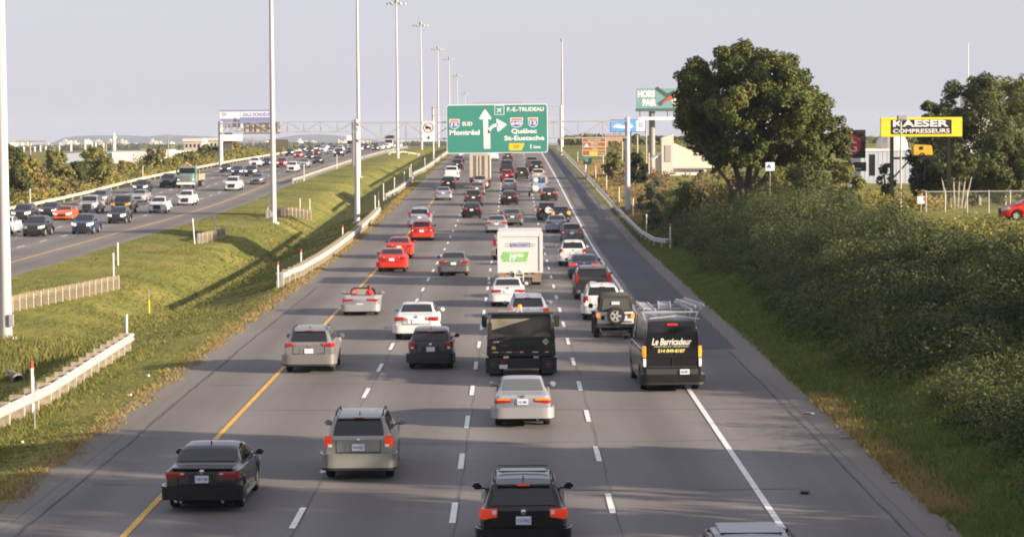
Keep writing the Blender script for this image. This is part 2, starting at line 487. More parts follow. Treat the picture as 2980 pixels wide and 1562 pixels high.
# far hills
def hills(name, pts, y, depth, material):
    # pts: photo pixels of the skyline
    V = []; F = []; n = len(pts)
    for (px, py) in pts:
        p = at_y(px, py, y); zb = -70
        V += [(p.x, y - depth * .5, zb), (p.x, y - depth * .15, zb + (p.z - zb) * .7), (p.x, y, p.z), (p.x, y + depth, zb)]
    for j in range(n - 1):
        for i in range(3): F.append((4 * j + i, 4 * j + 4 + i, 4 * j + 5 + i, 4 * j + 1 + i))
    me = bpy.data.meshes.new(name); me.from_pydata(V, [], F); me.update()
    for p in me.polygons: p.use_smooth = True
    o = link(name, me, None, material); o['kind'] = 'structure'
M_HILL = mat('hill_woods', (.04, .065, .075), .95, vary=.3, vscale=.004)
hp = [(-40, 425), (120, 422), (165, 412), (185, 402), (230, 396), (300, 394), (370, 394), (430, 398), (480, 392), (540, 395), (620, 398), (690, 404), (760, 408), (820, 400), (870, 393), (930, 391), (985, 395), (1030, 402), (1100, 410), (1200, 414), (1300, 416), (1700, 416), (1900, 412), (2050, 408), (2150, 412), (2980, 410)]
hills('hills', hp, 8800, 1200, M_HILL)
# ------------------------------------------------------------------ vehicles
M_GLASS = mat('tinted_glass', (.012, .013, .015), .06, spec=.7)
M_TYRE = mat('tyre_rubber', (.018, .018, .018), .8)
M_RIM = mat('alloy_rim', (.50, .50, .51), .35, metal=.25)
M_BLACK = mat('black_plastic', (.02, .02, .021), .55)
M_UNDER = mat('underbody', (.012, .012, .012), .9)
M_CHROME = mat('chrome', (.6, .6, .6), .15, metal=1)
M_TAIL = mat('tail_lamp_red', (.30, .014, .012), .2, coat=.6)
M_TAILLIT = mat('tail_lamp_lit', (.6, .03, .01), .25, emit=(1, .10, .02), es=.085)
M_AMBERLIT = mat('amber_lamp_lit', (.8, .25, .02), .25, emit=(1, .30, .02), es=.32)
M_AMBER = mat('amber_lens', (.75, .25, .03), .25, coat=.5)
M_CLEAR = mat('clear_lens', (.75, .75, .73), .15, coat=.5)
M_HEADLIT = mat('headlamp_lit', (.85, .85, .82), .2, emit=(1, .95, .86), es=.3)
M_HEAD = mat('headlamp_off', (.55, .56, .58), .15, coat=.8)
M_PLATE = mat('plate_white', (.72, .74, .78), .4)
M_PLATETXT = mat('plate_blue', (.08, .12, .35), .5)
PAINTS = {
    'white': ((.66, .66, .66), 0, .3), 'silver': ((.36, .365, .38), .35, .32), 'bluesilver': ((.33, .36, .43), .35, .3), 'grey': ((.15, .155, .16), .4, .32),
    'greysilver': ((.235, .23, .225), .4, .32), 'greengrey': ((.30, .31, .28), .4, .34), 'dark': ((.035, .037, .04), .2, .25), 'black': ((.014, .0145, .016), 0, .2), 'navy': ((.03, .045, .11), .3, .25),
    'brown': ((.055, .05, .042), .3, .3), 'red': ((.55, .035, .02), 0, .28), 'darkred': ((.30, .02, .02), .1, .28), 'orange': ((.70, .11, .02), .1, .28), 'beige': ((.50, .45, .38), .2, .35),
    'blue': ((.06, .10, .24), .35, .28), 'lightblue': ((.28, .38, .52), .2, .3), 'gold': ((.35, .26, .16), .3, .35)}
def paint(n):
    c, me, ro = PAINTS[n]
    return mat('paint_' + n, c, ro, metal=me, coat=.35, spec=.3)

TYPES = {
 'sedan': dict(L=4.6, W=1.80, H=1.45, gc=.20, belt=.97, roof=.70, R=.315, ax=(.93, 3.62),
    top=[(0, .93), (.03, 1.0), (.10, 1.035), (.62, 1.06), (.80, 1.09), (1.30, 1.355), (1.52, 1.42), (1.9, 1.45), (2.35, 1.44), (2.68, 1.385), (2.9, 1.29), (3.50, 1.0), (3.9, .94), (4.3, .84), (4.5, .72), (4.6, .58)],
    rw=(.84, 1.44), ws=(2.74, 3.44), sw=[(1.05, 1.90), (1.98, 3.15)], tail=(.50, .28, .80, .98), bump=(.32, .64), plate=.80, head=(.40, .60, .74)),
 'oldsedan': dict(L=4.45, W=1.72, H=1.39, gc=.20, belt=.94, roof=.70, R=.30, ax=(.92, 3.52),
    top=[(0, .92), (.03, .97), (.10, .99), (.80, 1.01), (.92, 1.03), (1.40, 1.30), (1.6, 1.36), (1.95, 1.39), (2.3, 1.38), (2.6, 1.32), (2.8, 1.22), (3.38, .95), (3.8, .88), (4.2, .78), (4.38, .68), (4.45, .56)],
    rw=(.95, 1.52), ws=(2.66, 3.34), sw=[(1.12, 1.85), (1.93, 3.05)], tail=(.46, .20, .74, .90), bump=(.31, .64), plate=.80, head=(.40, .56, .70)),
 'hatch': dict(L=3.95, W=1.69, H=1.52, gc=.19, belt=.98, roof=.70, R=.30, ax=(.60, 3.10),
    top=[(0, .96), (.04, 1.01), (.10, 1.05), (.40, 1.40), (.48, 1.46), (.75, 1.50), (1.3, 1.52), (1.9, 1.50), (2.2, 1.43), (2.4, 1.33), (3.05, 1.0), (3.4, .92), (3.75, .80), (3.88, .70), (3.95, .58)],
    rw=(.11, .41), ws=(2.24, 2.98), sw=[(.45, 1.35), (1.43, 2.65)], tail=(.74, .34, .76, 1.06), bump=(.32, .62), plate=.76, head=(.36, .60, .78)),
 'suv': dict(L=4.5, W=1.84, H=1.68, gc=.24, belt=1.08, roof=.68, R=.345, ax=(.88, 3.55),
    top=[(0, 1.08), (.05, 1.12), (.12, 1.16), (.42, 1.52), (.52, 1.60), (.8, 1.655), (1.5, 1.68), (2.2, 1.66), (2.55, 1.58), (2.8, 1.46), (3.45, 1.12), (3.9, 1.04), (4.25, .94), (4.42, .80), (4.5, .62)],
    rw=(.13, .47), ws=(2.6, 3.38), sw=[(.5, 1.0), (1.08, 1.95), (2.03, 3.0)], tail=(.66, .34, .90, 1.12), bump=(.36, .72), plate=.88, head=(.40, .72, .92)),
 'minivan': dict(L=5.05, W=1.97, H=1.75, gc=.20, belt=1.10, roof=.74, R=.335, ax=(.98, 4.02),
    top=[(0, 1.08), (.05, 1.14), (.12, 1.20), (.30, 1.56), (.42, 1.66), (.8, 1.72), (1.7, 1.75), (2.6, 1.72), (3.0, 1.62), (3.3, 1.46), (4.05, 1.10), (4.5, 1.0), (4.85, .86), (4.98, .74), (5.05, .6)],
    rw=(.13, .36), ws=(3.04, 3.95), sw=[(.4, 1.25), (1.33, 2.3), (2.38, 3.6)], tail=(.84, .16, .92, 1.36), bump=(.33, .68), plate=.90, head=(.42, .70, .88)),
 'pickup': dict(L=5.6, W=1.98, H=1.87, gc=.30, belt=1.14, roof=.74, R=.39, ax=(1.10, 4.55),
    top=[(0, 1.10), (.03, 1.14), (1.85, 1.14), (1.92, 1.18), (2.12, 1.72), (2.25, 1.82), (2.7, 1.87), (3.3, 1.84), (3.55, 1.74), (4.15, 1.24), (4.6, 1.2), (5.3, 1.12), (5.52, .98), (5.6, .75)],
    rw=(1.97, 2.13), ws=(3.58, 4.1), sw=[(2.3, 2.85), (2.93, 3.85)], tail=(.86, .10, .78, 1.10), bump=(.45, .68), plate=.58, head=(.62, .86, 1.06)),
 'sports': dict(L=4.4, W=1.85, H=1.34, gc=.16, belt=.92, roof=.68, R=.33, ax=(.85, 3.45),
    top=[(0, .92), (.05, .98), (.15, .99), (.6, 1.05), (1.2, 1.26), (1.5, 1.32), (1.85, 1.34), (2.15, 1.32), (2.4, 1.24), (3.15, .95), (3.6, .88), (4.1, .76), (4.3, .64), (4.4, .5)],
    rw=(.68, 1.35), ws=(2.25, 3.05), sw=[(.95, 1.6), (1.68, 2.75)], tail=(.55, .2, .72, .86), bump=(.22, .58), plate=.6, head=(.40, .56, .68)),
 'roadster': dict(L=4.12, W=1.75, H=.95, gc=.15, belt=.88, roof=.80, R=.31, ax=(.80, 3.20),
    top=[(0, .82), (.03, .90), (.12, .93), (.9, .95), (1.25, .94), (1.3, .78), (2.45, .78), (2.5, .92), (2.9, .90), (3.5, .80), (3.95, .66), (4.12, .5)],
    rw=None, ws=None, sw=[], tail=(.42, .16, .68, .82), bump=(.22, .56), plate=.52, head=(.42, .55, .68)),
 'van': dict(L=5.98, W=2.06, H=2.53, gc=.24, belt=1.42, roof=.83, R=.35, ax=(1.12, 4.87),
    top=[(0, 2.26), (.02, 2.36), (.10, 2.44), (.35, 2.50), (1.5, 2.53), (3.9, 2.52), (4.3, 2.42), (4.6, 2.22), (5.2, 1.42), (5.6, 1.25), (5.85, 1.02), (5.98, .75)],
    rw=None, ws=(4.4, 5.12), sw=[(3.7, 4.7)], tail=(.92, .10, 1.20, 1.58), bump=(.34, .60), plate=.78, head=(.40, .9, 1.2)),
}
TYPES['tallsuv'] = dict(TYPES['suv'], L=4.33, W=1.80, H=1.70, tail=(.83, .16, .86, 1.18), rw=(.13, .50))
TYPES['crossover'] = dict(TYPES['suv'], W=1.85, H=1.66, tail=(.60, .36, .98, 1.14), plate=.84)
TYPES['suvb'] = dict(TYPES['suv'], tail=(.80, .20, .84, 1.16))
class Shape:
    def __init__(s, T):
        s.T = T; s.L = T['L']; s.hw0 = T['W'] / 2
        s.tx = [p[0] for p in T['top']]; s.tz = [p[1] for p in T['top']]
        s.boxy = T is TYPES['van'] or T is TYPES['pickup']
    def hw(s, y):
        a = .05 if s.boxy else .09
        f = 1 - a * max(0, 1 - y / .45) ** 2.3
        yf = s.L - y
        f *= 1 - (.16 if s.boxy else .22) * max(0, 1 - yf / .75) ** 2.2
        return s.hw0 * f
    def zb(s, y):
        z = s.T['gc'] + .10 * max(0, 1 - y / .5) + .05 * max(0, 1 - (s.L - y) / .5)
        for a in s.T['ax']:
            ra = s.T['R'] + .06; d = abs(y - a)
            if d < ra: z = max(z, s.T['R'] + math.sqrt(ra * ra - d * d))
        return z
    def prof(s, y):
        T = s.T; hw = s.hw(y); zt = float(np.interp(y, s.tx, s.tz)); zb = min(s.zb(y), zt - .1)
        belt = min(T['belt'] + .03 * max(0, 1 - y / 2), zt - .035)
        k = max(0, min(1, (zt - belt - .04) / (T['H'] - T['belt'] - .04)))
        wr = (.86 * (1 - k) + T['roof'] * k) * hw
        wb = .93 * hw
        P = [(0, zb), (.86 * hw, zb), (.955 * hw, zb + .05 * min(1, (belt - zb) * 2)), (.99 * hw, zb + .34 * (belt - zb)), (hw, zb + .62 * (belt - zb)),
             (.985 * hw, belt - .16 * (belt - zb)), (.965 * hw, belt - .02), (wb, belt)]
        g = zt - belt
        for t, lift in ((.45, .48), (.88, .86)):
            P.append((wb + (wr - wb) * t, belt + g * lift))
        P += [(wr - .015 * k, belt + g * .93), (wr - .07, belt + g * .965), (wr * .62, belt + g * .99), (0, zt)]
        return P
    def pt(s, y, i):
        P = s.prof(y); j = min(int(i), len(P) - 2); t = i - j
        return Vector((P[j][0] * (1 - t) + P[j + 1][0] * t, y, P[j][1] * (1 - t) + P[j + 1][1] * t))
    def stations(s):
        ys = set(s.tx) | set(np.linspace(0, s.L, int(s.L / .16)))
        ys |= {.015, .05, .16, .26, s.L - .02, s.L - .06, s.L - .14, s.L - .25, s.L - .4}
        for a in s.T['ax']:
            ra = s.T['R'] + .06
            for q in np.linspace(-1, 1, 13): ys.add(a + ra * math.sin(q * math.pi / 2))
            ys |= {a - ra - .012, a + ra + .012}
        o = []
        for y in sorted(min(max(v, 0), s.L) for v in ys):
            if not o or y - o[-1] > .009: o.append(y)
        return o
    def body(s):
        ys = s.stations(); V = []; F = []; n = 26
        for y in ys:
            P = s.prof(y)
            ring = [(x, z) for x, z in P] + [(-x, z) for x, z in P[-2:0:-1]]
            V += [(x, y - s.L / 2, z) for x, z in ring]
        for j in range(len(ys) - 1):
            for k in range(n): F.append((j * n + k, j * n + (k + 1) % n, (j + 1) * n + (k + 1) % n, (j + 1) * n + k))
        F.append(tuple(range(n))); F.append(tuple(range((len(ys) - 1) * n, len(ys) * n))[::-1])
        me = bpy.data.meshes.new('body'); me.from_pydata(V, [], F); me.update(); sharpen(me, 42)
        return me
    def patch(s, y0, y1, i0, i1, both, off=.012, ny=8, ni=6, name='window', side=1):
        """a pane lying on the skin; both = spans the car from side to side"""
        V = []; F = []
        if both: cols = [(i0 + (13 - i0) * t, 1) for t in np.linspace(0, 1, ni)] + [(i0 + (13 - i0) * t, -1) for t in np.linspace(1, 0, ni)[1:]]
        else: cols = [(i0 + (i1 - i0) * t, side) for t in np.linspace(0, 1, ni)]
        ysl = sorted(set(list(np.linspace(y0, y1, ny)) + [t for t in s.tx if y0 < t < y1]))
        for y in ysl:
            for i, sg in cols:
                p = s.pt(y, i); e = 1e-3
                a = s.pt(y + e, i) - p; ii = min(i, 12.95); b = s.pt(y, ii + .04) - s.pt(y, ii)
                nn = a.cross(b); nn = nn.normalized() if nn.length > 1e-12 else Vector((0, 0, 1))
                if nn.z < 0 and both or (not both and nn.x < 0): nn = -nn
                if both and nn.z < .05: nn = Vector((0, -1, 0)) if y < s.L / 2 else Vector((0, 1, 0))
                p = p + nn * off
                V.append((p.x * sg, p.y - s.L / 2, p.z))
        m = len(cols)
        for j in range(len(ysl) - 1):
            for k in range(m - 1): F.append((j * m + k, j * m + k + 1, (j + 1) * m + k + 1, (j + 1) * m + k))
        me = bpy.data.meshes.new(name); me.from_pydata(V, [], F); me.update()
        for p in me.polygons: p.use_smooth = True
        return me
    def strip(s, pts, name, th=.05, prof=None):
        """pts: (x, y, z0, z1) along the outside; a solid band of thickness th, its face bulged by prof"""
        prof = prof or [(0, 0), (0, 1)]
        V = []; F = []; m = len(prof)
        n = len(pts)
        for i, (x, y, z0, z1) in enumerate(pts):
            a = pts[max(i - 1, 0)]; b = pts[min(i + 1, n - 1)]
            d = Vector((b[0] - a[0], b[1] - a[1])); d.normalize(); nr = Vector((d.y, -d.x))
            for o, t in prof: V.append((x + nr.x * o, y + nr.y * o - s.L / 2, z0 + (z1 - z0) * t))
            for t in (1, 0): V.append((x - nr.x * th, y - nr.y * th - s.L / 2, z0 + (z1 - z0) * t))
        k = m + 2
        for i in range(n - 1):
            for j in range(k): F.append((i * k + j, i * k + (j + 1) % k, (i + 1) * k + (j + 1) % k, (i + 1) * k + j))
        F.append(tuple(range(k))); F.append(tuple(range((n - 1) * k, n * k))[::-1])
        me = bpy.data.meshes.new(name); me.from_pydata(V, [], F); me.update(); sharpen(me, 40)
        return me

def wheel_meshes(Rr, w=.21):
    t = MB().lathe([(Rr * .62, -w / 2), (Rr * .9, -w / 2), (Rr * .985, -w / 2 + .03), (Rr, -w / 4), (Rr, w / 4), (Rr * .985, w / 2 - .03), (Rr * .9, w / 2), (Rr * .62, w / 2)], 'x', 22).mesh('wheel')
    mb = MB().lathe([(.001, .02), (Rr * .16, .03), (Rr * .17, 0), (.001, 0)], 'x', 10)
    mb.lathe([(Rr * .54, w / 2 - .06), (Rr * .56, w / 2 - .01), (Rr * .66, w / 2 - .005), (Rr * .66, w / 2 - .06)], 'x', 22)
    for k in range(5):
        a = 2 * math.pi * k / 5
        d = Vector((0, math.cos(a), math.sin(a))); q = Vector((0, -math.sin(a), math.cos(a)))
        p0 = d * Rr * .1; p1 = d * Rr * .6
        vs = [Vector((xo, 0, 0)) + p + q * ww * sg for p, ww in ((p0, .05), (p1, .035)) for xo in (w / 2 - .05, w / 2 - .012) for sg in (-1, 1)]
        mb.add(vs, [(0, 1, 3, 2), (4, 6, 7, 5), (0, 4, 5, 1), (2, 3, 7, 6), (0, 2, 6, 4), (1, 5, 7, 3)])
    rim = mb.mesh('rim')
    back = MB().lathe([(.001, .0), (Rr * .63, .0)], 'x', 22)
    return t, rim

PROTO = {}
SUVS = ('suv', 'suvb', 'tallsuv', 'crossover')
def proto(key):
    if key in PROTO: return PROTO[key]
    T = TYPES[key]; S = Shape(T); L2 = S.L / 2; parts = []
    A = lambda name, me, mk, par=None, loc=None, rot=None: parts.append((name, me, mk, par, loc, rot))
    A('body', S.body(), 'paint')
    ub = MB()
    ub.box(-S.hw0 * .74, S.hw0 * .74, -L2 + .22, L2 - .3, T['gc'] - .03, .62 if key != 'roadster' else .5)
    A('underbody', ub.mesh('underbody'), M_UNDER)
    if T['rw']: A('rear_window', S.patch(*T['rw'], 11.05, 13, True, name='rear_window'), M_GLASS)
    if T['ws']: A('windshield', S.patch(*T['ws'], 11.05, 13, True, name='windshield'), M_GLASS)
    for (a, b) in T['sw']:
        for sg in (1, -1):
            A('side_window', S.patch(a, b, 7.25, 9.55, False, name='side_window', side=sg), M_GLASS)
    # bumper round the rear corners
    hw = S.hw; z0, z1 = T['bump']
    def rear_path(x0, out, n=5, ymax=.5, a=1.0):
        p = [(x, -out) for x in np.linspace(-x0, x0, 7)]
        c = []
        w = hw(0) * a
        for (x, y) in ((w * .90, -out * .9), (w * .97 + out * .3, -out * .35), (hw(.06) * a + out * .6, .05), (hw(.2) * a + out * .35, .2), (hw(ymax) * a + out * .12, ymax)): c.append((x, y))
        return c, p
    c, p = rear_path(hw(0) * .72, .048, ymax=T['ax'][0] - T['R'] - .09)
    full = [(-x, y) for x, y in c[::-1]] + p + c
    A('bumper', S.strip([(x, y, z0, z1) for x, y in full][::-1], 'bumper', .10, [(-.05, 0), (-.008, .10), (0, .35), (.006, .75), (-.004, .9), (-.045, 1)]), 'paint')
    if key in SUVS + ('hatch', 'pickup', 'minivan', 'van'):
        A('bumper_cladding', S.strip([(x * 1.004, y - .012 if y < .0 else y, z0 - .07, z0 + .17) for x, y in full][::-1], 'bumper_cladding', .08, [(-.06, 0), (0, .3), (0, .85), (-.03, 1)]), M_BLACK if key != 'pickup' else M_CHROME)
    # front bumper / grille / lamps
    yf = S.L
    fx = [(hw(yf) * t, yf + .012 - .05 * abs(t) ** 3) for t in np.linspace(-.80, .80, 7)]
    hz0, hz1, hz2 = T['head']
    A('grille', S.strip([(x, y, hz0 + .02 if key != 'pickup' else hz0 - .1, hz2 - .05) for x, y in fx[1:-1]], 'grille', .05), M_BLACK)
    A('air_intake', S.strip([(x, y, T['gc'] + .09, hz0 - .15) for x, y in fx[1:-1]], 'air_intake', .05), M_BLACK)
    for sg in (1, -1):
        hp_ = [(hw(yf) * .62, yf + .016), (hw(yf) * .94, yf - .01), (hw(yf - .12) + .01, yf - .12), (hw(yf - .3) + .012, yf - .30), (hw(yf - .48) + .012, yf - .46)]
        q = [(x * sg, y, hz1 - .02 + .03 * i, hz2 + .02 * i) for i, (x, y) in enumerate(hp_)]
        A('headlight', S.strip(q if sg < 0 else q[::-1], 'headlight', .06, [(0, 0), (.012, .5), (-.01, 1)]), 'head')
        # tail lamps
        x0, wy, tz0, tz1 = T['tail']
        w0 = hw(0)
        tp = [(w0 * x0, -.014), (w0 * (x0 * .4 + .6), -.014), (w0 * .98, -.004), (hw(.05) + .012, .05), (hw(.14) + .012, .12), (hw(wy) + .011, wy)]
        if x0 > .8: tp = [(w0 * x0, -.014), (w0 * .985, -.006), (hw(.05) + .012, .05), (hw(wy) + .011, wy)]
        n_ = len(tp)
        q = [(x * sg, y, tz0 + (.05 if key not in ('minivan', 'van', 'pickup') else 0) * (1 - min(1, i / 2)) , tz1 - (.04 * max(0, i - n_ + 2) if key != 'van' else 0)) for i, (x, y) in enumerate(tp)]
        A('taillight', S.strip(q if sg > 0 else q[::-1], 'taillight', .06, [(0, 0), (.012, .5), (0, 1)]), 'tail')
    if key in ('sedan', 'suv', 'crossover', 'hatch', 'tallsuv', 'suvb'):
        for sg in (1, -1):
            rx = hw(0) * (T['tail'][0] + .07) * sg
            zt0, zt1 = (tz0 + .10, tz1 - .03) if key in ('sedan', 'suv', 'crossover') else (tz0 + .02, tz0 + .10)
            if key not in ('sedan', 'suv', 'crossover'): rx = hw(0) * .90 * sg
            A('reverse_light', MB().box(rx - .055, rx + .055, -L2 - .032, -L2, zt0, zt1).mesh('reverse_light', bevel=.012), M_CLEAR)
        wsm = hw(0) * .70
        sm = MB().box(-wsm, wsm, -L2 - .006, -L2 + .02, z1 + .012, z1 + .034)
        for sg in (1, -1): sm.box(sg * wsm - .009, sg * wsm + .009, -L2 - .006, -L2 + .02, z1 + .034, T['top'][1][1] - .05)
        A('panel_seam', sm.mesh('panel_seam'), M_UNDER)
    # plate
    pz = T['plate']; yb = -.10 if z0 < pz < z1 + .05 else -.03
    A('license_plate', MB().box(-.16, .16, -L2 + yb - .008, -L2 + yb + .02, pz - .085, pz + .085).mesh('license_plate'), M_PLATE)
    if key in SUVS + ('sedan', 'oldsedan', 'hatch'):
        A('plate_recess', MB().box(-.34, .34, -L2 - .012, -L2 + .02, pz - .11, pz + .115).mesh('plate_recess', bevel=.008), 'trim')
        A('badge', MB().lathe([(.001, -.006), (.05, -.006), (.06, .0), (.06, .02)], 'y', 12, (0, -L2 - .012, pz + .175)).mesh('badge'), M_CHROME)
    # mirrors
    ym = (T['ws'][1] if T['ws'] else 2.75) - .28
    zm = T['belt'] + .05
    for sg in (1, -1):
        mm = MB().box(-.10, .10, -.07, .07, -.075, .075).mesh('mirror', bevel=.04)
        A('mirror', mm, 'paint', None, (sg * (S.hw0 + (.10 if key != 'van' else .18)), ym - L2, zm + .03), None)
        A('mirror_arm', MB().box(-.10, .10, -.03, .03, -.02, .02).mesh('mirror_arm'), M_BLACK, None, (sg * (S.hw0 - .03), ym - L2, zm - .02), None)
    # wheels
    tyre, rim = wheel_meshes(T['R'], .22 if key != 'pickup' else .26)
    for a in T['ax']:
        for sg in (1, -1):
            A('wheel', tyre, M_TYRE, None, (sg * (S.hw0 - .125), a - L2, T['R']), (0, 0, 0 if sg > 0 else math.pi))
            A('rim', rim, M_RIM, len(parts) - 1, None, None)
    if key in SUVS + ('minivan',):
        for sg in (1, -1):
            x = T['roof'] * S.hw0 + .0; H_ = T['H']
            A('roof_rail', MB().tube([(x, .62 - L2, H_ - .07), (x, .7 - L2, H_ + .0), (x - .01, 1.2 - L2, H_ + .02), (x - .01, 2.2 - L2, H_ + .0), (x, 2.35 - L2, H_ - .08)], .022, 6).mesh('roof_rail') if sg > 0 else
              MB().tube([(-x, .62 - L2, H_ - .07), (-x, .7 - L2, H_ + .0), (-x + .01, 1.2 - L2, H_ + .02), (-x + .01, 2.2 - L2, H_ + .0), (-x, 2.35 - L2, H_ - .08)], .022, 6).mesh('roof_rail'), M_BLACK)
    if key in SUVS + ('hatch', 'minivan'):
        yy = T['rw'][1]
        zz = float(np.interp(yy, S.tx, S.tz))
        A('spoiler', MB().prism_yz([(yy - .10 - L2, zz - .01), (yy - .09 - L2, zz + .025), (yy + .22 - L2, float(np.interp(yy + .22, S.tx, S.tz)) + .012), (yy + .22 - L2, zz - .02), (yy - .0 - L2, zz - .03)], -T['roof'] * S.hw0 * .88, T['roof'] * S.hw0 * .88).mesh('spoiler', bevel=.008), 'paint')
        A('brake_light', MB().box(-.13, .13, yy - .112 - L2, yy - .08 - L2, zz - .006, zz + .020).mesh('brake_light'), 'brake')
    if key in SUVS + ('sedan', 'hatch', 'sports', 'oldsedan'):
        for x in ((.45,) if key in ('oldsedan', 'hatch') else (-.5, .5)):
            A('exhaust', MB().lathe([(.025, -.12), (.036, -.12), (.036, .1), (.025, .1)], 'y', 10, (x, -L2 - .0, T['gc'] + .07)).mesh('exhaust'), M_CHROME)
    if key in SUVS + ('sedan', 'hatch', 'minivan') :
        ya = (T['rw'][1] if T['rw'] else 1) + .28
        za = float(np.interp(ya, S.tx, S.tz))
        A('antenna', MB().prism_yz([(ya - .02 - L2, za - .01), (ya - .06 - L2, za + .07), (ya - .03 - L2, za + .07), (ya + .1 - L2, za - .005)], -.012, .012).mesh('antenna'), M_BLACK)
    PROTO[key] = (parts, S)
    return PROTO[key]

def car(name, key, cname, px, py, label, cat, toward=False, scale=1.0, tail=None, head=None, brake=None, yaw=0.0, group=None, loc=None, rz=None, far=False, sx=1.0, trim=None, skip=(), lane=None):
    parts, S = proto(key); T = S.T
    if loc is None:
        prof = zL if toward else zM
        p = on_road(px, py, prof)
        oh = (S.L - T['ax'][1]) if toward else T['ax'][0]
        p.y += (S.L / 2 - oh) * scale
        if lane is not None: p.x = lane
        p.z = float(prof(p.y))
        sl = (float(prof(p.y + 3)) - float(prof(p.y - 3))) / 6
        rz_ = math.pi if toward else 0.0
        e = empty(name, p, rz_ + R(yaw), 0, label, cat, group)
        e.rotation_euler = (-math.atan(sl) if toward else math.atan(sl), 0, rz_ + R(yaw))
    else:
        e = empty(name, loc, rz, 0, label, cat, group)
    e.scale = (scale * sx, scale, scale)
    pm = paint(cname); made = []
    for (pn, me, mk, par, l, r) in parts:
        if pn in skip or (far and pn in ('mirror_arm', 'antenna', 'exhaust', 'badge', 'roof_rail', 'plate_recess', 'rim', 'air_intake', 'underbody', 'bumper_cladding')):
            made.append(None); continue
        m = pm if mk == 'paint' else (tail or M_TAIL) if mk == 'tail' else (head or M_HEAD) if mk == 'head' else (brake or M_TAIL) if mk == 'brake' else (trim or pm) if mk == 'trim' else mk
        if not me.materials: me.materials.append(m)
        o = bpy.data.objects.new(pn, me); COL.objects.link(o)
        o.parent = made[par] if par is not None and made[par] is not None else e
        if l: o.location = l
        if r: o.rotation_euler = r
        o.material_slots[0].link = 'OBJECT'; o.material_slots[0].material = m
        made.append(o)
    e['_L'] = S.L
    return e
def kid(e, pn):
    return [o for o in e.children if o.name.split('.')[0] == pn]
# ------------------------------------------------------------------ traffic going away, nearest first
def plate_text(e, s):
    for k in kid(e, 'license_plate'):
        me = k.data; ys = [v.co.y for v in me.vertices]; zs = [v.co.z for v in me.vertices]; xs = [v.co.x for v in me.vertices]
        c = sum(zs) / len(zs); cx = sum(xs) / len(xs)
        text_fit('lettering', s, cx - .13, cx + .13, c - .055, c + .04, min(ys) - .001, M_PLATETXT, k, .01, 0, .003)

g1 = car('sedan_car', 'sedan', 'black', 608, 1480, 'black sports sedan straddling the yellow line, nearest car on the left', 'car', trim=M_BLACK, yaw=-1.0)
plate_text(g1, 'H80 FJM')
for x in (-.62, .50):
    MB().lathe([(.03, -.06), (.042, -.06), (.042, .1), (.03, .1)], 'y', 12, (x, -2.36, .30)).build('exhaust', M_CHROME, g1)
MB().box(-.72, .72, -2.33, -2.12, 1.035, 1.06).build('spoiler', M_BLACK, g1, bevel=.01)
for sg in (1, -1): MB().box(.86 * sg - .03, .86 * sg + .03, -.95, .95, .20, .30).build('side_skirt', M_RIM, g1, bevel=.01)

g2 = car('suv_car', 'tallsuv', 'greengrey', 1050, 1385, 'pale grey-green compact SUV with tall tail lamps and dark rear window', 'car', tail=M_TAILLIT)
plate_text(g2, 'H14 RSG')
g3 = car('suv_car', 'suv', 'black', 1524, 1624, 'black SUV with lit brake lights cut off by the bottom edge of the photo', 'car', tail=M_TAILLIT, brake=M_TAILLIT)
plate_text(g3, 'Y16 PHQ')
for y in (.1, 1.0): MB().box(-.55, .55, -.9 + y, -.865 + y, 1.70, 1.72).build('roof_bar', M_BLACK, g3)
MB().box(-.48, .48, -.55, .0, 1.672, 1.690).build('sunroof', M_GLASS, g3)
for sg in (1, -1): MB().box(.62 * sg - .11, .62 * sg + .11, -2.36, -2.25, .33, .38).build('reflector', M_TAIL, g3, bevel=.01)
g4 = car('sedan_car', 'oldsedan', 'silver', 1521, 1244, 'older silver sedan with orange and red tail lamps behind the dump truck', 'car', trim=None, skip=('plate_recess', 'rear_window'))
plate_text(g4, 'E45 HBN')
# amber upper half of its lamps
S_ = PROTO['oldsedan'][1]
for sg in (1, -1):
    w0 = S_.hw(0)
    tp = [(w0 * .48, -.030), (w0 * .8, -.030), (w0 * .99, -.016), (S_.hw(.05) + .026, .05), (S_.hw(.14) + .026, .12)]
    q = [(x * sg, y, .845, .895) for x, y in tp]
    link('turn_signal', S_.strip(q if sg > 0 else q[::-1], 'turn_signal', .03), g4, M_AMBER)
# see-through looking rear window with two head shapes set in it
link('rear_window', S_.patch(.95, 1.52, 11.05, 13, True, name='rear_window'), g4, mat('clear_window', (.10, .11, .12), .08, spec=.6))
for x, w, hh in ((-.33, .10, .17), (.38, .13, .12)):
    MB().prism_xz([(x - w * 1.6, 1.06), (x - w, 1.12), (x - w, 1.06 + hh), (x - w * .4, 1.10 + hh), (x + w * .4, 1.10 + hh), (x + w, 1.06 + hh), (x + w, 1.12), (x + w * 1.6, 1.06)], -1.03, -.98).build('headrest', M_BLACK, g4) if False else None
g5 = car('suv_car', 'minivan', 'black', 0, 0, 'dark car with only its railed roof in frame at the bottom right', 'car', loc=(4.28, 45.0, zM(45)), rz=0)
MB().box(-.56, .56, -.9, .25, 1.735, 1.758).build('sunroof', M_GLASS, g5, bevel=.006)

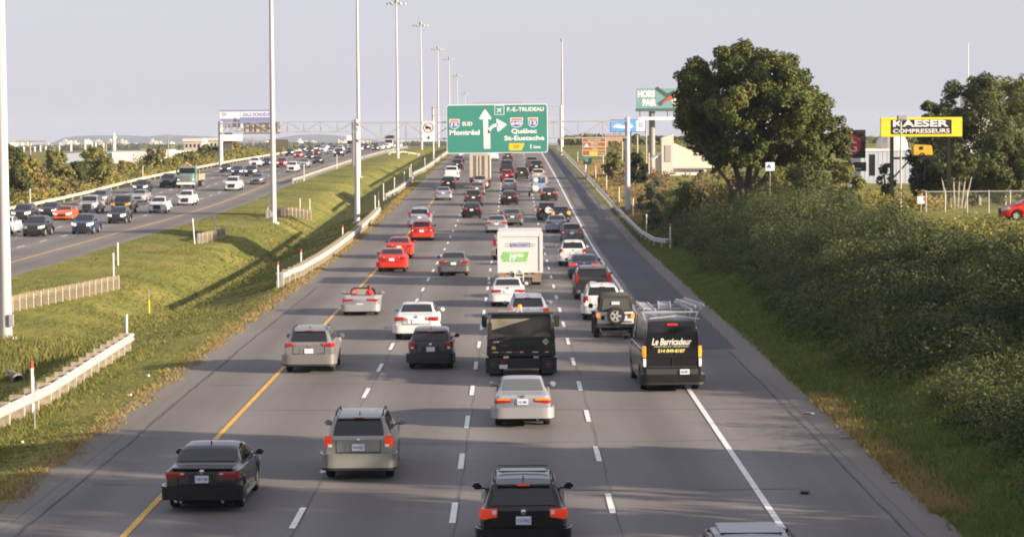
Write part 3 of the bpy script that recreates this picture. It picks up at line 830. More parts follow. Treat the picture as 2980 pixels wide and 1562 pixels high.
# roof-rack van
g6 = car('work_van', 'van', 'black', 1942, 1131, 'black high-roof work van with ladders on its roof, crossing the white line', 'van', tail=M_AMBERLIT, brake=M_TAILLIT, yaw=2.0)
L2 = 2.99
M_DKPAINT = mat('van_lower_grey', (.045, .045, .043), .5)
MB().box(-.86, -.015, -L2 - .02, -L2 + .03, 1.18, 2.06).build('door_window', M_GLASS, g6, bevel=.012)
MB().box(.015, .86, -L2 - .02, -L2 + .03, 1.18, 2.06).build('door_window', M_GLASS, g6, bevel=.012)
MB().box(-.012, .012, -L2 - .024, -L2 + .02, .62, 2.2).build('door_seam', M_UNDER, g6)
MB().box(-.84, .84, -L2 - .028, -L2 + .02, .86, .885).build('door_crease', M_CHROME if False else M_DKPAINT, g6)
MB().box(-.9, .9, -L2 - .03, -L2 + .02, .60, .80).build('lower_panel', M_DKPAINT, g6, bevel=.01)
MB().box(-.18, .18, -L2 - .035, -L2 + .05, 2.29, 2.35).build('brake_light', M_TAILLIT, g6, bevel=.01)
M_LET = mat('vinyl_lettering', (.80, .77, .64), .5)
M_LETY = mat('vinyl_lettering_yellow', (.80, .66, .22), .5)
text_fit('lettering', 'Le Barricadeur', -.70, .66, 1.62, 1.85, -L2 - .021, M_LET, g6, .02, .25, .004)
text_fit('lettering', 'PORTES ET FENETRES', -.62, .56, 1.545, 1.585, -L2 - .021, M_LET, g6, 0, 0, .004)
text_fit('lettering', '514 849-8187', -.50, .44, 1.36, 1.48, -L2 - .021, M_LETY, g6, .03, .1, .004)
for sg in (1, -1):
    MB().box(sg * .955 - .05, sg * .955 + .05, -L2 - .035, -L2 + .08, .88, 1.16).build('reverse_light', M_CLEAR, g6, bevel=.01)
    MB().box(sg * .62 - .09, sg * .62 + .09, -L2 - .10, -L2 - .05, .38, .43).build('reflector', M_TAIL, g6)
for k in kid(g6, 'license_plate'): k.location.x = .42; k.location.y = -.035; k.location.z = -.08
text_fit('lettering', 'FLB 4827', .30, .54, .66, .74, -L2 - .076, M_PLATETXT, g6, .01, 0, .004)
# roof rack and ladders
def ladder(name, x, y0, y1, z, w, material, yaw, label, zr=0.0):
    mb = MB()
    for s in (-1, 1):
        mb.box(s * w / 2 - .02, s * w / 2 + .02, y0, y1, -.04, .04)
    y = y0 + .15
    while y < y1: mb.box(-w / 2, w / 2, y - .015, y + .015, -.015, .015); y += .3
    o = mb.build(name, material, None); o.location = g6.location + Vector((x, 0, z)); o.rotation_euler = (0, zr, R(yaw))
    return tag(o, label, 'ladder')
M_ALU = mat('ladder_aluminium', (.62, .63, .65), .35, metal=.6)
for y in (-2.3, -.6, 1.0):
    mb = MB().bar((-.98, y, 2.70), (.98, y, 2.70), .05, .05)
    for sg in (-1, 1): mb.bar((sg * .86, y, 2.44), (sg * .95, y, 2.70), .05)
    mb.build('rack_bar', M_ALU, g6)
MB().bar((-.75, -2.80, 2.52), (.2, -2.70, 2.60), .04).bar((.15, -2.70, 2.60), (.95, -2.85, 2.50), .04).build('rack_rear', M_ALU, g6)
ladder('ladder', -.68, -2.3, 1.2, 2.78, .40, M_ALU, 1.5, 'aluminium ladder on the left side of the van roof', .12)
ladder('ladder', .02, -1.6, 1.6, 2.77, .42, M_ALU, -3, 'aluminium ladder lying flat in the middle of the van roof')
ladder('ladder', .76, -2.2, 1.3, 2.80, .34, M_ALU, 6, 'lower ladder overhanging the right of the van roof', -.12)
ladder('ladder', .80, -2.3, 1.1, 2.90, .30, M_ALU, 7.5, 'topmost ladder on the right of the van roof', -.12)

# soft-top off-roader with spare wheel
def jeep(px, py):
    p = on_road(px, py, zM); p.y += 1.3
    e = empty('soft_top_jeep', p, 0, 0, 'white off-roader with dark soft top and spare wheel on its back', 'car')
    W = paint('white'); TOP = mat('soft_top_canvas', (.05, .047, .04), .9, vary=.2)
    b = MB().box(-.78, .78, -1.9, .35, .55, 1.14); b.box(-.78, .78, .35, 1.0, .55, 1.12); b.prism_xy([(-.70, 1.0), (.70, 1.0), (.55, 1.95), (-.55, 1.95)], .60, 1.10)
    b.build('body', W, e, bevel=.03)
    MB().prism_xz([(-.74, 1.14), (.74, 1.14), (.64, 1.80), (.58, 1.84), (-.58, 1.84), (-.64, 1.80)], -1.88, .55).build('soft_top', TOP, e, bevel=.03)
    MB().prism_xz([(-.60, 1.22), (.60, 1.22), (.53, 1.70), (-.53, 1.70)], -1.905, -1.87).build('rear_window', mat('jeep_window', (.10, .105, .105), .12, spec=.6), e)
    MB().prism_xz([(-.62, 1.16), (.62, 1.16), (.54, 1.74), (-.54, 1.74)], .75, .80).build('windshield', M_GLASS, e)
    for sg in (1, -1):
        MB().box(sg * .735 - .005, sg * .735 + .005, -1.6, -.5, 1.24, 1.70).build('side_window', M_GLASS, e)
        MB().box(sg * .82 - .12, sg * .82 + .12, -1.75, -.85, .82, .94).build('fender', M_BLACK, e, bevel=.03)
        MB().box(sg * .82 - .12, sg * .82 + .12, .85, 1.75, .82, .94).build('fender', M_BLACK, e, bevel=.03)
        MB().box(sg * .74 - .075, sg * .74 + .075, -1.97, -1.88, .90, 1.08).build('taillight', M_AMBERLIT, e, bevel=.01)
        MB().box(sg * 1.0 - .10, sg * 1.0 + .10, .35, .47, 1.15, 1.35).build('mirror', M_BLACK, e, bevel=.03)
    MB().box(-.86, .86, -2.05, -1.86, .46, .64).build('bumper', M_BLACK, e, bevel=.03)
    MB().box(-.6, .6, -1.8, 1.8, .32, .6).build('underbody', M_UNDER, e)
    MB().box(-.12, .12, -1.98, -1.88, 1.26, 1.33).build('brake_light', M_AMBERLIT, e, bevel=.01)
    MB().box(-.17, .17, -1.94, -1.90, 1.46, 1.58).build('window_sticker', M_PLATE, e)
    for z in (.72, 1.03): MB().box(.36, .70, -1.93, -1.89, z - .02, z + .02).build('hinge', M_BLACK, e)
    MB().box(-.62, -.48, -1.92, -1.89, .80, .98).build('rear_panel', M_GLASS, e)
    t, r = wheel_meshes(.39, .26)
    o = link('spare_wheel', t, e, M_TYRE, (.02, -2.03, .98), (0, 0, -math.pi / 2)); link('rim', r, o, M_RIM)
    for y in (-1.3, 1.3):
        for sg in (1, -1):
            o = link('wheel', t, e, M_TYRE, (sg * .80, y, .39), (0, 0, 0 if sg > 0 else math.pi)); link('rim', r, o, M_RIM)
    return e
jeep(1790, 981)

MAIN = [
 # name, type, colour, px, py, label, extra
 ('suv_car', 'suvb', 'white', 1752, 930, 'white SUV half hidden behind the soft-top off-roader', {}),
 ('suv_car', 'minivan', 'brown', 1724, 872, 'dark brown people carrier between the blue sedan and a white SUV', {}),
 ('sedan_car', 'sedan', 'navy', 1700, 813, 'dark blue sedan in the right lane behind a white SUV', dict(tail=M_TAILLIT)),
 ('suv_car', 'suvb', 'white', 1667, 774, 'white SUV with grey lower bumper beside the white box truck', dict(trim=None)),
 ('hatchback_car', 'hatch', 'grey', 1664, 706, 'grey hatchback in the right lane just ahead of a white SUV', {}),
 ('sedan_car', 'sedan', 'bluesilver', 1620, 678, 'pale blue-silver sedan in the right lane beside the grey hatchback', {}),
 ('suv_car', 'suv', 'dark', 1592, 641, 'dark SUV carrying a round white spare wheel cover', {}),
 ('hatchback_car', 'hatch', 'dark', 1632, 648, 'dark hatchback at the white line with its right turn signal lit', dict(tail=M_AMBERLIT)),
 ('sedan_car', 'sedan', 'dark', 1598, 584, 'dark car with bright red brake lights towing near the white line', dict(tail=M_TAILLIT, brake=M_TAILLIT)),
 ('pickup_truck', 'pickup', 'lightblue', 1570, 560, 'light blue pickup with a cluttered load in the right lane', {}),
 ('suv_car', 'suv', 'beige', 1566, 528, 'cream coloured SUV ahead of the light blue pickup', {}),
 ('suv_car', 'suv', 'dark', 1561, 503, 'large dark SUV in the right lane ahead of the cream SUV', dict(scale=1.12)),
 ('suv_car', 'minivan', 'grey', 1548, 487, 'grey van nearly hidden ahead of the large dark SUV', {}),
 ('suv_car', 'suv', 'brown', 1518, 521, 'brown-black SUV beside the small red hatchback', {}),
 ('hatchback_car', 'hatch', 'darkred', 1475, 527, 'small dark red hatchback in the middle of the far traffic', dict(brake=M_TAILLIT)),
 ('pickup_truck', 'pickup', 'dark', 1475, 503, 'dark pickup ahead of the dark red hatchback', {}),
 ('suv_car', 'suv', 'brown', 1478, 468, 'dark SUV with orange-red lamps right under the green sign', dict(tail=M_TAILLIT)),
 ('hatchback_car', 'hatch', 'silver', 1482, 557, 'small silver hatchback with dark bumper behind the dark red hatchback', {}),
 ('sedan_car', 'sedan', 'black', 1483, 596, 'black sedan with red lamps and white plate alone in the third lane', dict(tail=M_TAIL)),
 ('sedan_car', 'sedan', 'grey', 1491, 656, 'grey sedan ahead of the pickup that hides behind the box truck', {}),
 ('sedan_car', 'sedan', 'silver', 1445, 678, 'silver-grey sedan with red lamps, left of the grey sedan', {}),
 ('pickup_truck', 'minivan', 'beige', 1480, 757, 'beige van showing past the left edge of the white box truck', dict(scale=1.08)),
 ('sedan_car', 'oldsedan', 'white', 1478, 894, 'pale silver-white small sedan right behind the white box truck', dict(trim=None)),
 ('suv_car', 'suv', 'bluesilver', 1537, 968, 'silver SUV hidden behind the dump truck, its roof showing', dict(tail=M_TAILLIT)),
 ('hatchback_car', 'hatch', 'dark', 1255, 1070, 'dark grey hatchback between the silver crossover and the dump truck', {}),
 ('sedan_car', 'sedan', 'white', 1214, 989, 'white sedan ahead of the dark grey hatchback', dict(scale=1.04)),
 ('crossover_car', 'crossover', 'greysilver', 905, 1082, 'silver crossover on the yellow line behind the convertible', {}),
 ('sedan_car', 'sedan', 'grey', 1321, 803, 'medium grey sedan alone in the second lane', dict(tail=M_TAIL, pm='silver')),
 ('sedan_car', 'sedan', 'red', 1142, 791, 'nearer of the two red sedans by the yellow line', dict(lane=None)),
 ('sedan_car', 'sedan', 'red', 1163, 752, 'farther of the two red sedans, partly hidden by the nearer one', {}),
 ('hatchback_car', 'hatch', 'red', 1228, 701, 'red hatchback ahead of the two red sedans', dict(scale=1.05)),
 ('suv_car', 'minivan', 'bluesilver', 1222, 661, 'silver people carrier ahead of the red hatchback', {}),
 ('sedan_car', 'sedan', 'bluesilver', 1290, 583, 'pale blue-silver sedan in the left lane near the guardrail', {}),
 ('suv_car', 'suv', 'black', 1305, 553, 'black SUV with a red lamp ahead of the pale blue-silver sedan', {}),
 ('pickup_truck', 'pickup', 'white', 1314, 524, 'white pickup in the left lane beside the trailer truck', {}),
 ('sedan_car', 'suv', 'dark', 1331, 495, 'dark SUV ahead of the white pickup in the left lane', {}),
 ('sedan_car', 'sedan', 'dark', 1335, 478, 'dark sedan farthest in the left lane below the sign', dict(tail=M_TAILLIT)),
 ('cargo_van', 'van', 'white', 1353, 466, 'white cargo van peeking out left of the trailer truck', {}),
 ('suv_car', 'suv', 'silver', 1397, 550, 'pale silver SUV tucked behind the tall trailer', {}),
 ('sedan_car', 'sedan', 'grey', 1388, 568, 'grey sedan behind the pale silver SUV', {}),
 ('suv_car', 'suv', 'brown', 1378, 598, 'brown-black SUV with silver roof behind the grey sedan', {}),
 ('sedan_car', 'sedan', 'black', 1373, 634, 'black sedan at the back of the second-lane group', {}),
 ('cargo_van', 'van', 'white', 1433, 466, 'white cargo van peeking out right of the trailer truck', {}),
]
placed = {}
for (n, t, c, px, py, lab, kw) in MAIN:
    kw = dict(kw); kw.pop('pm', None); kw.pop('trim', None)
    e = car(n, t, c, px, py, lab, 'van' if n == 'cargo_van' else 'pickup' if (t == 'pickup') else 'car', far=py < 640, **kw)
    placed[lab] = e
e = placed['dark SUV carrying a round white spare wheel cover']
MB().lathe([(.001, -.12), (.27, -.12), (.31, -.06), (.31, .04), (.001, .04)], 'y', 16, (.08, -2.33, .95)).build('spare_wheel_cover', paint('white'), e)
# the load on the light blue pickup
e = placed['light blue pickup with a cluttered load in the right lane']
rr = random.Random(7)
for (x, y, z, w, d, h, c, lab, nm) in ((-.45, -1.7, 1.15, .7, 1.2, .55, 'white', 'white appliance standing in the bed of the light blue pickup', 'appliance'), (.4, -1.6, 1.15, .8, 1.3, .9, 'lightblue', 'blue tarpaulin bundle in the bed of the light blue pickup', 'tarpaulin_bundle'), (.75, -2.3, 1.15, .4, .5, .7, 'beige', 'tan sack at the tail of the light blue pickup', 'sack')):
    o = MB().box(-w / 2, w / 2, -d / 2, d / 2, 0, h).build(nm, paint(c), None, bevel=.12)
    o.location = e.location + Vector((x, y, z)); tag(o, lab, nm.split('_')[0])
# small utility trailer with a white machine, left of the car with brake lights
p = on_road(1560, 574, zM)
tr = empty('utility_trailer', p, 0, 0, 'small open trailer with pale load beside the car with brake lights', 'trailer')
MB().box(-.7, .7, 0, 2.2, .5, .62).build('deck', M_BLACK, tr)
MB().box(-.5, .3, .3, 1.5, .62, 1.3).build('load', paint('white'), tr, bevel=.15)
tw, rm = wheel_meshes(.3, .18)
for sg in (1, -1):
    o = link('wheel', tw, tr, M_TYRE, (sg * .75, 1.0, .3), (0, 0, 0 if sg > 0 else math.pi)); link('rim', rm, o, M_RIM)

# open roadster
e = car('roadster_car', 'roadster', 'silver', 1051, 915, 'silver open-top roadster with red seats on the yellow line', 'car', trim=None)
L2 = 2.06
MB().prism_xz([(-.66, .86), (-.60, 1.12), (-.46, 1.22), (.46, 1.22), (.60, 1.12), (.66, .86), (.60, .86), (.54, 1.08), (.42, 1.16), (-.42, 1.16), (-.54, 1.08), (-.60, .86)], 2.42 - L2, 2.5 - L2).build('windshield_frame', M_BLACK, e)
MB().prism_xz([(-.60, .86), (-.54, 1.08), (-.42, 1.16), (.42, 1.16), (.54, 1.08), (.60, .86)], 2.45 - L2, 2.46 - L2).build('windshield', mat('pale_windshield', (.30, .31, .30), .1, spec=.6), e)
MB().box(-.68, .68, 1.27 - L2, 2.48 - L2, .765, .79).build('cockpit', M_UNDER, e)
M_RSEAT = mat('red_leather', (.50, .035, .02), .5)
for x in (-.36, .36):
    s = MB().box(x - .22, x + .22, 1.36 - L2, 1.58 - L2, .70, .99).build('seat', M_RSEAT, e, bevel=.06)
    MB().lathe([(.10, -.05), (.16, -.04), (.16, .04), (.10, .05), (.10, -.05)], 'y', 16, (x, 1.34 - L2, 1.04)).build('roll_hoop', M_RSEAT, e)
MB().box(-.5, .5, .78 - L2, .86 - L2, .945, .965).build('deck_vent', M_UNDER, e)
# person in the right-hand seat, head and shoulders above the seat
p = MB()
p.tube([(0, .04, -.22), (0, .03, -.02), (0, .02, .06), (0, .02, .11), (0, .03, .15)], [.19, .20, .13, .06, .055], 12)
p.tube([(0, .03, .13), (0, .03, .18), (0, .025, .24), (0, .03, .31), (0, .035, .35)], [.05, .085, .10, .085, .02], 12)
pe = link('person', p.mesh('person'), None, mat('red_shirt', (.42, .03, .03), .8)); pe.location = e.location + Vector((.36, -.26, 1.0))
tag(pe, 'person in a red top in the right seat of the open roadster', 'person')
MB().tube([(0, .0, .14), (0, .0, .22), (0, .01, .30), (0, .02, .37)], [.08, .112, .112, .04], 12).build('hair', mat('dark_red_hair', (.16, .035, .03), .8), pe)

# dump truck
p = on_road(1517, 1096, zM)
dt = empty('dump_truck', (p.x, p.y + 1.2, float(zM(p.y))), 0, 0, 'black dump truck with open bed and orange beacon in the third lane', 'truck')
M_DT = mat('dump_bed_black', (.022, .023, .021), .5, vary=.5, vscale=2.5)
M_DT2 = mat('dump_load_tarp', (.17, .155, .12), .8, vary=.5, vscale=2.0, bump=.6, bscale=3)
y0, y1 = -1.45, 2.9
MB().box(-1.22, 1.22, y0 - .06, y0, .74, 1.44).build('tailgate', M_DT, dt, bevel=.01)
rb = MB()
for z in (.78, 1.10, 1.40): rb.box(-1.25, 1.25, y0 - .11, y0 - .06, z - .05, z + .05)
rb.build('tailgate_rib', M_DT, dt, bevel=.01)
for sg in (1, -1):
    MB().prism_xz([(sg * 1.22, .78), (sg * 1.27, .78), (sg * 1.20, 1.96), (sg * 1.12, 1.98), (sg * 1.12, 1.92)], y0, y1).build('bed_side', M_DT, dt)
    MB().box(sg * 1.14 - .07, sg * 1.14 + .07, y0 - .08, y0 + .05, 1.44, 1.97).build('bed_post', M_DT, dt, bevel=.01)
    MB().box(sg * 1.02 - .28, sg * 1.02 + .28, -1.72, -1.69, .12, .70).build('mud_flap', M_BLACK, dt)
    st = MB()
    for k in range(3):
        a = math.pi * k / 3; dx, dz = .15 * math.cos(a), .15 * math.sin(a)
        st.bar((sg * 1.0 - dx, -1.725, .45 - dz), (sg * 1.0 + dx, -1.725, .45 + dz), .035, .012)
        for q in (-1, 1):
            st.bar((sg * 1.0 + q * dx * .65, -1.725, .45 + q * dz * .65), (sg * 1.0 + q * dx * .65 + .05 * math.cos(a + 1.2), -1.725, .45 + q * dz * .65 + .05 * math.sin(a + 1.2)), .02, .012)
    st.build('flap_emblem', mat('flap_print_grey', (.16, .16, .15), .7), dt)
    MB().box(sg * 1.40 - .10, sg * 1.40 + .10, 3.4, 3.5, 1.40, 1.85).build('mirror', M_BLACK, dt, bevel=.02)
    MB().bar((sg * 1.05, 3.5, 1.7), (sg * 1.4, 3.45, 1.75), .04).build('mirror_arm', M_BLACK, dt)
MB().box(-1.2, 1.2, y1 - .08, y1, .78, 2.0).build('bulkhead', mat('bulkhead_sunlit_tan', (.21, .19, .15), .7, vary=.45, vscale=1.5), dt, bevel=.01)  # tan base colour paints the sunlight on the front wall of the bed
MB().box(-1.25, 1.25, y1 - .35, y1 + .02, 1.94, 2.02).build('tarp_roller', M_DT, dt, bevel=.02)
ld = MB(); rr = random.Random(3); n = 12; V = []; F = []
for j in range(n):
    for i in range(n):
        x = -1.1 + 2.2 * i / (n - 1); y = y0 + .05 + (y1 - y0 - .1) * j / (n - 1)
        V.append((x, y, 1.0 + .22 * (j / (n - 1)) ** 1.6 + .08 * rr.uniform(-1, 1) - .12 * math.cos(x * 2.2)))
F = [(j * n + i, j * n + i + 1, (j + 1) * n + i + 1, (j + 1) * n + i) for j in range(n - 1) for i in range(n - 1)]
ld.add(V, F); ld.build('tarp', M_DT2, dt)
MB().box(-1.2, 1.2, y0, y1, .74, .84).build('bed_floor', M_DT, dt)
MB().box(-.45, .45, -1.3, 5.0, .45, .74).build('frame', M_UNDER, dt)
MB().box(-.75, .70, -1.66, -1.55, .28, .66).build('rear_plate', M_BLACK, dt)
MB().box(-1.0, 1.0, 3.1, 4.9, .6, 1.95).build('cab', paint('black'), dt, bevel=.12)
MB().lathe([(.001, .16), (.07, .14), (.085, 0), (.001, 0)], 'z', 14, (-.03, 2.75, 2.16)).build('beacon', M_AMBERLIT, dt)
MB().bar((-.14, 2.72, 1.99), (-.06, 2.72, 2.16), .03).bar((.08, 2.72, 1.99), (.0, 2.72, 2.16), .03).box(-.09, .03, 2.68, 2.82, 2.14, 2.165).build('beacon_bracket', M_CLEAR, dt)
M_REDT = mat('reflective_red', (.35, .03, .03), .4); M_WHT = mat('reflective_white', (.6, .6, .58), .4)
for i, (x, w_) in enumerate(((-1.08, .08), (-.95, .22), (-.68, .24), (-.44, .2), (-.2, .24), (.02, .13), (.52, .22), (.94, .12))):
    MB().box(x - w_ / 2, x + w_ / 2, y0 - .125, y0 - .11, .865, .905).build('reflector', M_WHT if i in (1, 3, 5, 6, 7) else M_REDT, dt)
M_DIA = mat('sign_yellow_green', (.62, .66, .36), .5)
MB().prism_xz([(.78, 1.26), (.90, 1.38), (1.02, 1.26), (.90, 1.14)], y0 - .125, y0 - .06).build('warning_diamond', M_DIA, dt)
text_fit('lettering', '^^', .83, .97, 1.24, 1.31, y0 - .127, M_BLACK, dt, .04, 0, .004)
MB().prism_xz([(-1.08, 1.0), (-.93, 1.0), (-.93, 1.08), (-1.005, 1.13), (-1.08, 1.08)][::-1], y0 - .125, y0 - .06).build('sticker', mat('sticker_yellow', (.5, .45, .08), .5), dt)
text_fit('lettering', 'DEL HILL', -1.02, -.80, 1.24, 1.28, y0 - .064, M_WHT, dt, .01, 0, .004)
MB().box(-.80, -.50, -1.75, -1.73, .30, .44).build('license_plate', M_PLATE, dt)
for x in (-.68, -.62): MB().box(x - .05, x + .03, -1.70, -1.66, .50, .62).build('taillight', M_TAIL, dt)
tw, rm = wheel_meshes(.45, .55)
tf, rf = wheel_meshes(.45, .30)
for sg in (1, -1):
    for y, t_, r_, xx in ((-1.0 + .0, tw, rm, .93), (4.2, tf, rf, .95)):
        o = link('wheel', t_, dt, M_TYRE, (sg * xx, y, .45), (0, 0, 0 if sg > 0 else math.pi)); link('rim', r_, o, M_RIM)

# white box truck
p = on_road(1514, 832, zM)
bt = empty('box_truck', (p.x, p.y + 1.0, float(zM(p.y))), 0, 0, 'white box truck with green price banner on its rear door', 'truck')
M_BOX = mat('truck_box_white', (.60, .60, .60), .45, vary=.05)
MB().box(-1.28, 1.28, -1.6, 4.0, .80, 3.12).build('cargo_box', M_BOX, bt, bevel=.03)
fr = MB().box(-1.30, -1.12, -1.66, -1.60, .78, 3.10).box(1.10, 1.30, -1.66, -1.60, .78, 3.10).box(-1.12, 1.10, -1.66, -1.60, 2.84, 3.10).box(-1.12, 1.10, -1.66, -1.60, .78, .86)
fr.build('door_frame', M_BOX, bt, bevel=.012)
MB().box(-1.11, 1.09, -1.62, -1.60, .87, 2.83).build('rear_door', M_BOX, bt)
M_GRN = mat('banner_green', (.20, .48, .15), .5); M_BLU = mat('logo_blue', (.06, .09, .38), .5); M_WHITE = mat('white_print', (.82, .82, .82), .5); M_OLIVE = mat('logo_green', (.22, .34, .10), .5)
MB().prism_xz([(-1.05, 1.42), (.36, 1.42), (.52, 1.98), (-1.05, 1.98), (-.95, 1.86), (-1.07, 1.82), (-1.07, 1.6), (-.95, 1.55)][::-1], -1.632, -1.62).build('banner', M_GRN, bt)
text_fit('lettering', '19', -.62, -.22, 1.46, 1.85, -1.633, M_WHITE, bt, .05, .15, .004)
text_fit('lettering', '95$', -.18, .20, 1.66, 1.85, -1.633, M_WHITE, bt, .04, .15, .004)
text_fit('lettering', 'LOCATION', -.72, .14, 1.89, 1.94, -1.633, M_WHITE, bt, .01, 0, .004)
text_fit('lettering', 'PAR JOUR', -.16, .18, 1.50, 1.56, -1.633, M_WHITE, bt, .01, 0, .004)
mb = MB().box(-.56, .58, -1.632, -1.62, 2.46, 2.49).box(-.56, .58, -1.632, -1.62, 2.25, 2.28).box(-.56, -.52, -1.632, -1.62, 2.28, 2.46).box(.54, .58, -1.632, -1.62, 2.28, 2.46)
mb.build('logo_frame', M_BLU, bt)
text_fit('lettering', 'DISCOUNT', -.48, .50, 2.31, 2.43, -1.633, M_BLU, bt, .02, .1, .004)
for x in (-.72, .74):
    for z in (2.28, 2.41): MB().box(x - .10, x + .10, -1.632, -1.62, z, z + .05).build('logo_stripe', M_OLIVE, bt)
MB().box(-1.22, 1.22, -1.7, -1.58, .52, .70).build('bumper', mat('weathered_steel', (.22, .19, .15), .7, vary=.3), bt)
mb = MB().bar((-.30, -1.74, .40), (-.30, -1.74, .95), .05).bar((.18, -1.74, .30), (.18, -1.74, 1.0), .05).box(-.32, .20, -1.82, -1.66, .52, .56).box(-.32, .20, -1.82, -1.66, .72, .76)
mb.build('step_frame', M_CLEAR, bt)
for sg in (1, -1):
    MB().box(sg * 1.02 - .22, sg * 1.02 + .22, -1.72, -1.65, .70, .79).build('taillight', mat('rusty_lamp', (.35, .14, .07), .5), bt)
    MB().box(sg * 1.36 - .08, sg * 1.36 + .08, 4.2, 4.3, 1.5, 1.9).build('mirror', M_BLACK, bt, bevel=.02)
MB().box(-.45, .45, -1.4, 5.5, .45, .80).build('frame', M_UNDER, bt)
MB().prism_yz([(4.05, .55), (6.1, .55), (6.1, 1.2), (5.3, 1.35), (4.7, 2.1), (4.05, 2.15)], -1.0, 1.0).build('cab', M_BOX, bt, bevel=.06)
for sg in (1, -1):
    for y, xx in ((-.2, .92), (5.2, .9)):
        o = link('wheel', tw if y < 0 else tf, bt, M_TYRE, (sg * xx, y, .45), (0, 0, 0 if sg > 0 else math.pi)); link('rim', rm if y < 0 else rf, o, M_RIM)
    MB().box(sg * .95 - .26, sg * .95 + .26, -.85, -.82, .2, .62).build('mud_flap', mat('tan_flap', (.24, .20, .15), .8), bt)

# trailer truck
p = on_road(1396, 548, zM)
tt = empty('trailer_truck', (p.x, p.y + 1.0, float(zM(p.y))), 0, 0, 'beige ribbed trailer truck passing under the green highway sign', 'truck')
M_TRL = mat('trailer_beige', (.46, .41, .33), .55, vary=.12)
M_TRL2 = mat('trailer_seam', (.24, .21, .17), .6)
MB().box(-1.3, 1.3, -1.0, 13.0, 1.10, 4.10).build('trailer_box', M_TRL, tt, bevel=.02)
rb = MB()
for x in (-1.24, -.62, -.42, 0, .42, .62, 1.24): rb.box(x - .035, x + .035, -1.06, -1.0, 1.15, 4.05)
rb.build('door_rib', M_TRL2, tt)
MB().box(-1.2, 1.2, -.95, -.85, .5, .62).bar((-.7, -.9, .6), (-.7, -.9, 1.1), .1).bar((.7, -.9, .6), (.7, -.9, 1.1), .1).build('bumper', M_TRL2, tt)
MB().box(-.5, .5, 0, 13, .8, 1.1).build('frame', M_UNDER, tt)
for sg in (1, -1):
    MB().box(sg * 1.1 - .15, sg * 1.1 + .15, -1.08, -1.0, 1.0, 1.18).build('taillight', mat('rusty_lamp', (.35, .14, .07), .5), tt)
    for y in (.5, 1.8, 12.0):
        o = link('wheel', tw, tt, M_TYRE, (sg * .95, y, .48), (0, 0, 0 if sg > 0 else math.pi)); link('rim', rm, o, M_RIM)
MB().box(-1.2, 1.2, 13.4, 16.5, .6, 3.3).build('cab', paint('white'), tt, bevel=.15)

